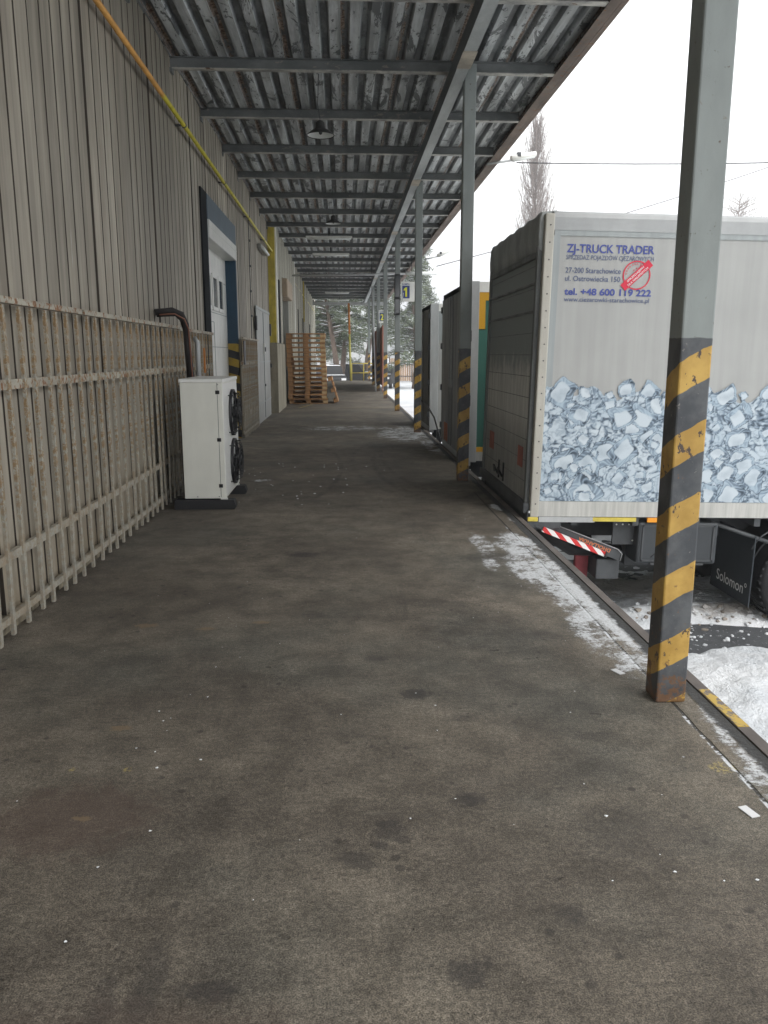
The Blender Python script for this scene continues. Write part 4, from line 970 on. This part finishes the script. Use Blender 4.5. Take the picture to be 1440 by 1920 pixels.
# printed ice cubes: a coloured film on the side
def ice_print(w_m,h_m,step,seed=5):
    nx=int(w_m/step)+1; ny=int(h_m/step)+1
    xs=np.arange(nx)*step; ys=np.arange(ny)*step; X,Y=np.meshgrid(xs,ys)
    r=np.random.RandomState(seed)
    def wn(s,o,sd): return fbm(X,Y,s,o,sd)-.47
    # crushed background: warped ridges
    wx=X+.06*wn(9,3,1)*2; wy=Y+.06*wn(9,3,2)*2
    t=np.abs(fbm(wx,wy*1.3,13,3,20)-.47)*9; t2=np.abs(fbm(wx+3,wy,26,3,30)-.47)*8
    tone=np.clip(.20+.55*np.clip(t,0,1)+.30*(t2-.5),.05,1)
    al=(Y<(h_m-.19+.03*np.sin(X*6)+.05*np.sin(X*15.3+1)+.10*wn(7,3,3))).astype(float)
    edge=np.zeros_like(X); blue=.5+wn(6,3,8)
    cubes=[]
    ytop=h_m-.15
    n=int(w_m*44)
    for i in range(n):
        cy=(1-(i/n))*ytop+r.uniform(-.06,.08) if i>n*.12 else ytop+r.uniform(-.08,-.01)
        cx_=r.uniform(0,w_m) if i>=n*.12 else (i/(n*.12))*w_m+r.uniform(-.05,.05)
        cubes.append((cx_,cy,r.choice([.05,.065,.08,.10,.12,.135])*r.uniform(.85,1.1),r.uniform(-.5,.5)+r.choice([0,.78]),r.uniform(.75,1.1),r.rand()))
    for (cx_,cy,s,a,asp,k) in cubes:
        i0=max(0,int((cx_-2*s)/step)); i1=min(nx,int((cx_+2*s)/step)+1); j0=max(0,int((cy-2*s)/step)); j1=min(ny,int((cy+2*s)/step)+1)
        if i1<=i0 or j1<=j0: continue
        x=X[j0:j1,i0:i1]-cx_; y=Y[j0:j1,i0:i1]-cy
        wxx=x+.09*s*np.sin(y*3/s+k*9)+.03*s*np.sin(y*9/s+k*30); wyy=y+.09*s*np.sin(x*2.6/s+k*13)+.03*s*np.sin(x*8/s+k*5)
        u=(wxx*math.cos(a)+wyy*math.sin(a))/s; v=(-wxx*math.sin(a)+wyy*math.cos(a))/(s*asp)
        u=u*(1+.16*v*math.sin(k*17)); v=v*(1+.16*u*math.cos(k*23))
        ex=6.; d=(np.abs(u)**ex+np.abs(v)**ex)**(1/ex)
        ins=d<1
        cu,cv=.16*math.sin(k*11),.14*math.cos(k*7)
        di=(np.abs((u-cu)/.68)**5+np.abs((v-cv)/.64)**5)**(1/5)
        # front face with soft vertical sheen, darker side facets, bright refraction veins
        face=.93-.14*np.abs(np.sin(u*2.1+k*6+.5*np.sin(v*3)))-.07*np.sin(v*3+k*9)
        th=np.arctan2(v-cv,u-cu); facet=.44+.26*np.sin(th*2+k*8)+.12*np.sin(th*5+k*3)
        vein=np.abs(np.sin(d*8+3.5*np.sin(th*3+k*9)))**5*.5
        core=np.clip((1-di)/.10,0,1)
        val=core*face+(1-core)*np.clip(facet+vein,.08,1)
        edge_=np.exp(-((di-1)/.05)**2); val=val*(1-.55*edge_*(.5+.5*np.sin(th*2+k*5)))
        val=val*(1-.78*np.clip((d-.93)/.05,0,1))
        val=val+np.exp(-((d-.89)/.022)**2)*.30*(np.sin(th+k*9)>-.2)
        trans=.93+.0*u; T=tone[j0:j1,i0:i1]; B=blue[j0:j1,i0:i1]; Al=al[j0:j1,i0:i1]
        T[ins]=(val*trans+T*(1-trans))[ins]; B[ins]=(.10+.75*(1-core)+.25*k)[ins]; Al[ins]=1
    tone=np.clip(tone,0,1); blue=np.clip(blue,0,1)
    tone=np.clip((tone-.5)*1.35+.54,0,1); dark=np.array([.018,.032,.05]); mid=np.array([.16,.215,.275]); hi=np.array([.53,.585,.62]); hb=np.array([.27,.365,.45])
    t_=tone[...,None]
    top=hi*(1-blue[...,None]*.75)+hb*blue[...,None]*.75
    col=np.where(t_<.45,dark+(mid-dark)*(t_/.45),mid+(top-mid)*((t_-.45)/.55))
    return X,Y,col,al
X,Y,col,al=ice_print(4.4,1.22,.0075)
ny,nx=X.shape
V=np.stack([X+.078,np.full_like(X,.0035),Y+ZF+.148],-1).reshape(-1,3); idx=np.arange(nx*ny).reshape(ny,nx)
fm=(al[:-1,:-1]*al[1:,1:]*al[1:,:-1]*al[:-1,1:])>.5
F=np.stack([idx[:-1,:-1],idx[:-1,1:],idx[1:,1:],idx[1:,:-1]],-1)[fm]
used=np.unique(F); remap=-np.ones(nx*ny,int); remap[used]=np.arange(len(used))
me=bpy.data.meshes.new('ice_print'); me.from_pydata(V[used].tolist(),[],remap[F].tolist())
ca=me.color_attributes.new('ice','FLOAT_COLOR','POINT'); cc=np.ones((len(used),4),'f'); cc[:,:3]=col.reshape(-1,3)[used]; ca.data.foreach_set('color',cc.ravel())
g=Gx('ice_print_film',.35); at_=g.n('ShaderNodeAttribute',attribute_name='ice'); g.t.links.new(at_.outputs['Color'],g.b.inputs['Base Color']); me.materials.append(g.m)
o=bpy.data.objects.new('ice_print',me); COL.objects.link(o); o.parent=T1

# ---- truck 2 (green side) and 3 (white side)
def truck_small(loc,W,zc,label,side,rear_m,L=6.5,seed=0):
    r=empty('box_truck',loc,label,'truck'); zf=1.16
    truck_base(r,L,zf,W)
    b=MB(); b.box(.06,L,.012,W-.012,zf+.1,zc-.02); b.build('cargo_box',M[side],r)
    b=MB(); b.box(.0,L,-.004,W+.004,zc-.14,zc); b.build('roof_profile',M['white'],r)
    b=MB(); b.box(0,L,-.005,.012,zf,zf+.13); b.build('bottom_rail',M['railw'],r)
    b=MB(); b.rbox(.0,.17,-.012,.06,zf-.02,zc+.01,.008); b.rbox(.0,.1,W-.06,W+.004,zf-.02,zc,.008); b.rbox(.0,.1,.05,W-.05,zc-.1,zc,.008); b.rbox(0,.1,.05,W-.05,zf-.08,zf+.06,.008); b.build('rear_frame',M['alu'],r)
    for k,(y0,y1) in enumerate(((.07,W/2-.01),(W/2+.01,W-.07))):
        b=MB(); b.rbox(-.025,.0,y0,y1,zf+.06,zc-.09,.008); d=b.build('rear_door',rear_m,r)
        b=MB(); yb=y1-.12 if k==0 else y0+.12; b.tube([(-.045,yb,zf+.08),(-.045,yb,zc-.11)],.014,8); b.box(-.06,-.024,yb-.03,yb+.03,zf+1.0,zf+1.12); b.build('lock_bar',M['alu'],d)
        b=MB()
        for z in (zf+.25,zf+.9,zf+1.6,zc-.3):
            yh=y0 if k==0 else y1
            b.box(-.045,-.0,yh-.06,yh+.05,z,z+.10)
        b.build('hinge',M['dark'],d)
    b=MB(); b.rbox(-.03,.12,.1,W-.1,.45,.60,.01); b.build('bumper',M['dark'],r)
    b=MB(); b.box(-.03,.0,W-.5,W-.2,zf-.35,zf-.2); b.box(-.03,0,.2,.5,zf-.35,zf-.2); b.build('tail_lamp',M['redr'],r)
    wheel(r,2.2,.17); wheel(r,2.2,W-.17); wheel(r,2.2,.50); wheel(r,2.2,W-.5); cab(r,L)
    return r
T2=truck_small((1.72,11.42,-1.135),2.72,3.66,'box truck with a green side and yellow corners, behind the ice cube truck','green',painted('rear_grey_door',(.32,.33,.33),.5,.5,3,(1,1,.25)))
b=MB(); b.box(.17,.26,.002,.0118,3.02,3.52); b.box(.26,6.4,.002,.0118,3.41,3.52); b.box(.17,6.4,.002,.0118,1.29,1.36); b.build('yellow_border',painted('orange_border',(.66,.35,.02),.5,.15),T2)
b=MB(); b.box(.02,.07,-.018,-.012,2.85,3.0);b.box(.02,.07,-.018,-.012,1.95,2.1); b.build('hinge_block',M['black'],T2)
b=MB(); b.box(-.028,-.0255,1.75,2.2,1.25,1.55); b.build('orange_sticker',plain('orange_faded',(.5,.14,.05),.6,dirt=.4),T2)
T3=truck_small((1.74,16.45,-1.135),2.55,3.66,'small box truck with an off white side, farthest of the three trucks','panel',painted('rear_black_door',(.12,.12,.105),.6,.4,3,(1,1,.3)))
b=MB(); b.box(.17,.42,.002,.0118,2.95,3.52); b.box(.42,6.4,.002,.0118,3.42,3.52); b.build('grey_border',M['panelg'],T3)
b=MB(); b.lathe([(.0005,-.03),(.035,-.02),(.04,.02),(.0005,.03)],12,0,Matrix.Translation((.0,.55,1.02))); b.build('white_lamp',M['inkw'],T3)
b=MB(); b.box(-.0285,-.0255,1.6,1.9,1.3,1.55); b.build('plate',M['alu'],T3)
hose=MB(); hose.tube([(1.70,18.2,.52),(1.66,17.3,.56),(1.68,16.2,.50),(1.70,15.2,.36),(1.70,14.4,.12),(1.72,14.2,-.1)],.016,8); tag(hose.build('black_cable',M['black']),'black cable arching between the white and the green sided trucks','cable')

# ================================================================ far end of the platform
b=MB(); b.tube([(.39,47.9,0),(.33,47.9,2.7)],.06,12,0); b.tube([(.33,47.9,2.7),(.30,47.9,4.44)],.06,12,1); o=b.build('yellow_pole',[plain('pale_yellow',(.68,.62,.16),.5),M['orange']]); tag(o,'tall pole at the platform end, yellow below and orange above','pole')
rl=empty('end_railing',(.45,48.1,0),'low yellow railing at the far end of the platform','railing')
for z in (1.0,.45):
    b=MB(); b.tube([(0,0,z),(1.35,0,z)],.03,8); b.build('rail',M['yellow'],rl)
for x in (.0,.7,1.35):
    b=MB(); b.tube([(x,0,0),(x,0,1.0)],.028,8); b.build('upright',M['yellow'],rl)
b=MB(); n=40
prev=None
for k in range(n+1):
    y=33.4+9.2*k/n; x=1.60+(.03 if k%2 else -.0); c_=(x,y)
    if prev: b.quad((prev[0],prev[1],.22),(x,y,.22),(x,y,2.68),(prev[0],prev[1],2.68))
    prev=c_
for y in (33.4,38,42.6): b.box(1.565,1.60,y-.03,y+.03,0.0,2.7)
o=b.build('rust_sheet',M['rsheet'],norm=False); tag(o,'rust red corrugated sheet screen standing between the far posts','screen')
b=MB(); b.tube([(1.30,33.5,.0),(1.18,34.0,4.3)],.03,8); tag(b.build('leaning_pole',M['alu']),'thin steel pole leaning by the sixth post','pole')

# ================================================================ trees
def leafcard(mb,c,s,rr,mi,wd=.15):
    n=Vector((rr.gauss(0,1),rr.gauss(0,1),rr.gauss(0,1))).normalized(); u=n.orthogonal().normalized(); v=n.cross(u)
    a=rr.uniform(0,6.28); u,v=u*math.cos(a)+v*math.sin(a),-u*math.sin(a)+v*math.cos(a)
    mb.poly([c-u*s,c+v*s*wd,c+u*s,c-v*s*wd],mi)
def pine(seed,H=13,base=3.5,spread=3.0,lean=.06,nb=90,dens=95):
    rr=random.Random(seed); r=empty('pine_tree',(0,0,0))
    def tp(z): return Vector((lean*z+.15*math.sin(z*.5+seed),.1*math.sin(z*.7+seed),z))
    t=MB(); zs=[i*H/12 for i in range(13)]; t.tube([tp(z) for z in zs],[.26*(1-.85*z/H) for z in zs],10)
    f=MB()
    for k in range(nb):
        z=base+(H-base)*(k/nb)**.9; a=rr.uniform(0,6.28); q=(z-base)/(H-base)
        Ln=spread*(1-.72*q)*rr.uniform(.5,1.1); d=Vector((math.cos(a),math.sin(a),0))
        p0=tp(z); pts=[p0+d*Ln*s+Vector((0,0,.35*math.sin(s*2.2)-.45*s*s)) for s in (0,.3,.6,1)]
        t.tube(pts,[.06,.045,.03,.012],5); f.tube([p+Vector((0,0,.06)) for p in pts],[.02,.05,.05,.03],4,1)
        for m in range(dens):
            s=rr.uniform(.25,1.05)**.8; i=min(2,int(s*3)); c=pts[i].lerp(pts[min(i+1,3)],min(1,s*3-i))
            # sub clumps
            c=c+Vector((rr.gauss(0,.22),rr.gauss(0,.22),rr.gauss(0,.12)))
            leafcard(f,c,rr.uniform(.17,.36),rr,0)
            if rr.random()<.34: 
                cs=c+Vector((0,0,.10)); s_=rr.uniform(.07,.18); f.poly([cs+Vector((-s_,-s_*.7,rr.uniform(-.04,.04))),cs+Vector((s_,-s_*.6,rr.uniform(-.04,.04))),cs+Vector((s_*.8,s_,0)),cs+Vector((-s_,s_*.8,.02))],1)
    t.build('trunk',M['bark'],r); f.build('crown',[M['needle'],M['snowp']],r,norm=False)
    return r
pa=pine(1,14,4.0,3.4,-.10); pb=pine(2,12,3.2,3.2,-.015); pc=pine(3,11,1.8,3.0,.03)
def place(root,loc,rz,lab,first,s=1):
    o=root if first else dup(root,loc,(0,0,rz))
    o.location=loc; o.rotation_euler=(0,0,rz); o.scale=(s,s,s); tag(o,lab,'pine tree','snowy pines beyond the platform'); return o
G=-1.16
place(pa,(-.55,66,G),0.1,'pine with a leaning reddish trunk, seen left of the yellow pole',True)
place(pb,(-2.6,70,G),1.0,'snowy pine just past the end of the warehouse wall',True)
place(pc,(5.6,64,G),2.0,'bushy snowy pine behind the ramp 1 sign',True)
place(pb,(-.1,69,G),2.6,'dark trunked pine standing behind the leaning one',False)
place(pa,(2.1,74,G),2.2,'pine between the yellow pole and the far posts',False)
place(pc,(7.6,80,G),4.2,'pine farthest to the right, poking up beside the third post',False,1.0)
place(pc,(-.8,84,G),5.2,'pine farthest back, in the middle of the platform opening',False,1.1)
place(pb,(4.3,88,G),.5,'rear pine filling the gap right of the far posts',False,1.15)
# poplar
def bare(name,H,wid,seed,nb,up,loc,label,r0=.25,twigs=5):
    rr=random.Random(seed); r=empty(name,loc,label,'tree'); t=MB(); 
    t.tube([(0,0,0),(.1,0,H*.3),(0,.1,H*.7),(0,0,H)],[r0,r0*.7,r0*.3,.03],7); t.build('trunk',M['twig'],r)
    t=MB()
    for k in range(nb):
        z=H*(.12+.84*rr.random()**1.0); q=z/H; L=(1-q)**.55*H*.30*rr.uniform(.5,1)*up+.5; a=rr.uniform(0,6.28); w_=wid*min(1,(1-q)**(.62 if name=='poplar_tree' else .3)*1.35)*rr.uniform(.3,1)*(1 if name=='poplar_tree' else 1.3)
        d=Vector((math.cos(a),math.sin(a),0))
        if name=='poplar_tree': pts=[Vector((0,0,z)),Vector((0,0,z))+d*w_*.6+Vector((0,0,L*.35)),Vector((0,0,z))+d*w_+Vector((0,0,L))]
        else: pts=[Vector((0,0,z)),Vector((0,0,z))+d*w_*.5+Vector((0,0,L*.4)),Vector((0,0,z))+d*w_+Vector((0,0,L*.7))]
        t.tube(pts,[.04,.025,.010],4,cap=False)
        for m in range(twigs):
            s=rr.uniform(.2,1); p=pts[0].lerp(pts[2],s) if s>.5 else pts[0].lerp(pts[1],s*1.6)
            e=p+Vector((rr.gauss(0,.25),rr.gauss(0,.25),rr.uniform(.3,1.1)))*(1 if name=='poplar_tree' else .8); t.tube([p,e],[.014,.006],3,cap=False)
    t.build('crown',M['twig'],r); return r
bare('poplar_tree',24.3,3.1,4,560,1.1,(18.4,80,G),'tall bare columnar poplar rising behind the ice cube truck',r0=.16)
bare('bare_tree',18.0,3.1,9,150,.42,(38.4,80,G),'small bare tree peeking over the truck roof right of the nearest post',twigs=9)
bare('bare_tree',16.6,3.0,10,110,.4,(42.8,82,G),'bare treetop just above the truck roof at the right edge',twigs=7)
# ================================================================ far cars, building, fence
def car(loc,rz,label,first=None):
    if first is not None:
        o=dup(first,loc,(0,0,rz),label); return o
    r=empty('parked_car',loc,label,'car','snowy dark cars parked under the pines'); r.rotation_euler=(0,0,rz)
    b=MB(); b.prism([(-2.3,.35),(2.3,.35),(2.38,.8),(2.2,1.05),(1.2,1.15),(.75,1.75),(-2.0,1.8),(-2.3,1.1)],1,-.95,.95); b.build('body',M['carb'],r)
    b=MB(); b.prism([(-1.9,1.2),(1.05,1.2),(.68,1.68),(-1.85,1.7)],1,-.96,.96); b.build('windows',M['carb'],r)
    b=MB(); b.box(-1.95,.7,-.85,.85,1.80,1.85); b.box(1.25,2.1,-.85,.85,1.12,1.15); b.build('snow_cover',M['snowp'],r)
    b=MB(); b.box(2.3,2.4,-.85,-.5,.75,.9); b.build('headlight',M['inkw'],r); b=MB(); b.box(2.3,2.4,.5,.85,.75,.9); b.build('headlight',M['inkw'],r)
    for x in (-1.45,1.5):
        for y in (-.85,.85):
            w_=MB(); w_.lathe([(.0005,-.12),(.2,-.12),(.36,-.1),(.36,.1),(.2,.12),(.0005,.12)],20,0,Matrix.Translation((x,y,.36))@Matrix.Rotation(R(90),4,'X')); w_.build('wheel',M['tyre'],r)
    return r
c1=car((-1.3,63,G+.02),R(-75),'dark snowy car seen between the pallets and the leaning pine')
car((3.1,66,G+.02),R(-100),'dark snowy car right of the yellow pole',c1); car((.9,74,G+.02),R(-20),'dark snowy car farthest back, behind the pines',c1)
bl=empty('far_building',(-1.5,98,G),'pale low building behind the pines at the far end','building')
b=MB(); b.box(-6,6.5,0,6,0,5.6); b.build('wall',M['build'],bl)
b=MB()
for x in np.arange(-5.5,6.4,1.1): b.box(x,x+.08,-.04,-.001,.2,5.4)
b.build('cladding_strip',M['panelg'],bl)
b=MB(); b.box(-6.2,6.7,-.2,6.2,5.6,5.85); b.build('roof',M['snowp'],bl)
fe=empty('wooden_fence',(4.4,80,G),'pale wooden board fence beyond the snowy yard','fence')
b=MB()
rr=random.Random(3)
for k in range(70): b.box(k*.22,k*.22+.19,0,.03,.1,2.3+rr.uniform(-.05,.05))
b.build('board',M['fencew'],fe)
for k in range(8):
    b=MB(); b.box(k*2.2,k*2.2+.12,-.12,-.001,0,2.45); b.build('fence_post',M['bark'],fe)
b=MB(); b.box(0,15.4,-.05,-.002,.5,.6); b.box(0,15.4,-.05,-.002,1.8,1.9); b.build('rail',M['bark'],fe)
# snow banks in the yard beyond the trucks
def bank(X,Y): 
    return G-.1+.75*np.clip(fbm(X,Y,.35,4,12)-.25,0,1)*np.exp(-((Y-40)/14)**4)*np.exp(-((X-9)/5.5)**4)*1.2
tag(grid('snow_bank',1.9,18,24,58,120,200,bank,M['snow']),kind='structure')
# ================================================================ litter on the platform
b=MB(); rr=random.Random(12)
spots=[(390,1307),(298,1334),(306,1352),(320,1347),(313,1370),(256,1403),(291,1410),(294,1440),(376,1425),(282,1558),(184,1626),(122,1766),(640,1340),(780,1300),(1095,1470),(1137,1530),(1237,1603),(1265,1635),(1358,1652),(1420,1650),(770,1535),(820,1370)]
f_=1500.;yaw=-2.808;pit=11.163
fwv=Vector((math.sin(R(2.808))*math.cos(R(pit)),math.cos(R(2.808))*math.cos(R(pit)),-math.sin(R(pit)))); rv=Vector((math.cos(R(2.808)),-math.sin(R(2.808)),0)); uv=rv.cross(fwv)
crumbs=[]
for (x,y) in spots:
    d=fwv+rv*(x-720)/f_+uv*(960-y)/f_; t=-1.54/d.z; crumbs.append((d.x*t,d.y*t,rr.uniform(.0022,.0048)))
for _ in range(60): crumbs.append((rr.uniform(-1.3,1.4),rr.uniform(1.3,9),rr.uniform(.0015,.003)))
for _ in range(40): crumbs.append((rr.gauss(-.6,.5),rr.uniform(8.2,11.5),rr.uniform(.004,.012)))
for x,y,s in crumbs:
    t=bmesh.new(); bmesh.ops.create_icosphere(t,subdivisions=1,radius=s)
    for v in t.verts: v.co=Vector((v.co.x*rr.uniform(.4,2.0)+x,v.co.y*rr.uniform(.4,2.0)+y,max(0,v.co.z*.6)+.001))
    b.merge(t)
tag(b.build('snow_crumbs',M['snowp']),'scattered white crumbs of snow on the platform floor','snow crumbs',kind='stuff')
b=MB(); rr=random.Random(21)
for _ in range(260):
    m=rr.random()
    if m<.45: x,y,s_=rr.uniform(2.9,5.2),rr.gauss(7.62,.10),rr.uniform(.008,.034)
    elif m<.7: x,y,s_=rr.uniform(2.3,4.4),rr.gauss(7.0,.35),rr.uniform(.008,.025)
    else: x,y,s_=rr.uniform(2.0,4.6),rr.uniform(4.8,9.6),rr.uniform(.006,.022)
    z=float(snowh(np.array([x]),np.array([y]))[0]); z=max(z,-1.135)
    t=bmesh.new(); bmesh.ops.create_icosphere(t,subdivisions=1,radius=s_)
    for v in t.verts: v.co=Vector((v.co.x*rr.uniform(.6,1.5)+x,v.co.y*rr.uniform(.6,1.5)+y,v.co.z*rr.uniform(.5,1.1)+z+s_*.2))
    b.merge(t,1 if (m<.45 and rr.random()<.4) else 0)
tag(b.build('snow_clods',[M['snow'],painted('dirty_slush',(.36,.32,.275),.8,.4,8)]),'loose lumps of clean and dirty snow in the yard beside the truck','snow lumps',kind='stuff')
def scrap(x,y,a,lab):
    b=MB(); b.box(-.017,.017,-.034,.034,.0005,.0035); o=b.build('paper_scrap',M['inkw']); o.location=(x,y,.001); o.rotation_euler=(0,0,a); tag(o,lab,'paper scrap','small pale scraps on the platform')
scrap(1.37,2.425,.25,'pale rectangular scrap nearest the camera, at the right edge'); scrap(1.335,3.66,.4,'pale scrap lying left of the nearest post')

# ================================================================ haze
hz_=MB(); hz_.box(-382,882,-122,842,-2.2,52)
hm=bpy.data.materials.new('haze'); hm.use_nodes=True; nt=hm.node_tree; nt.nodes.clear()
out=nt.nodes.new('ShaderNodeOutputMaterial'); pv=nt.nodes.new('ShaderNodeVolumePrincipled'); pv.inputs['Density'].default_value=.0024; pv.inputs['Color'].default_value=(.9,.92,.95,1); nt.links.new(pv.outputs[0],out.inputs['Volume'])
tag(hz_.build('haze',hm),kind='stuff')
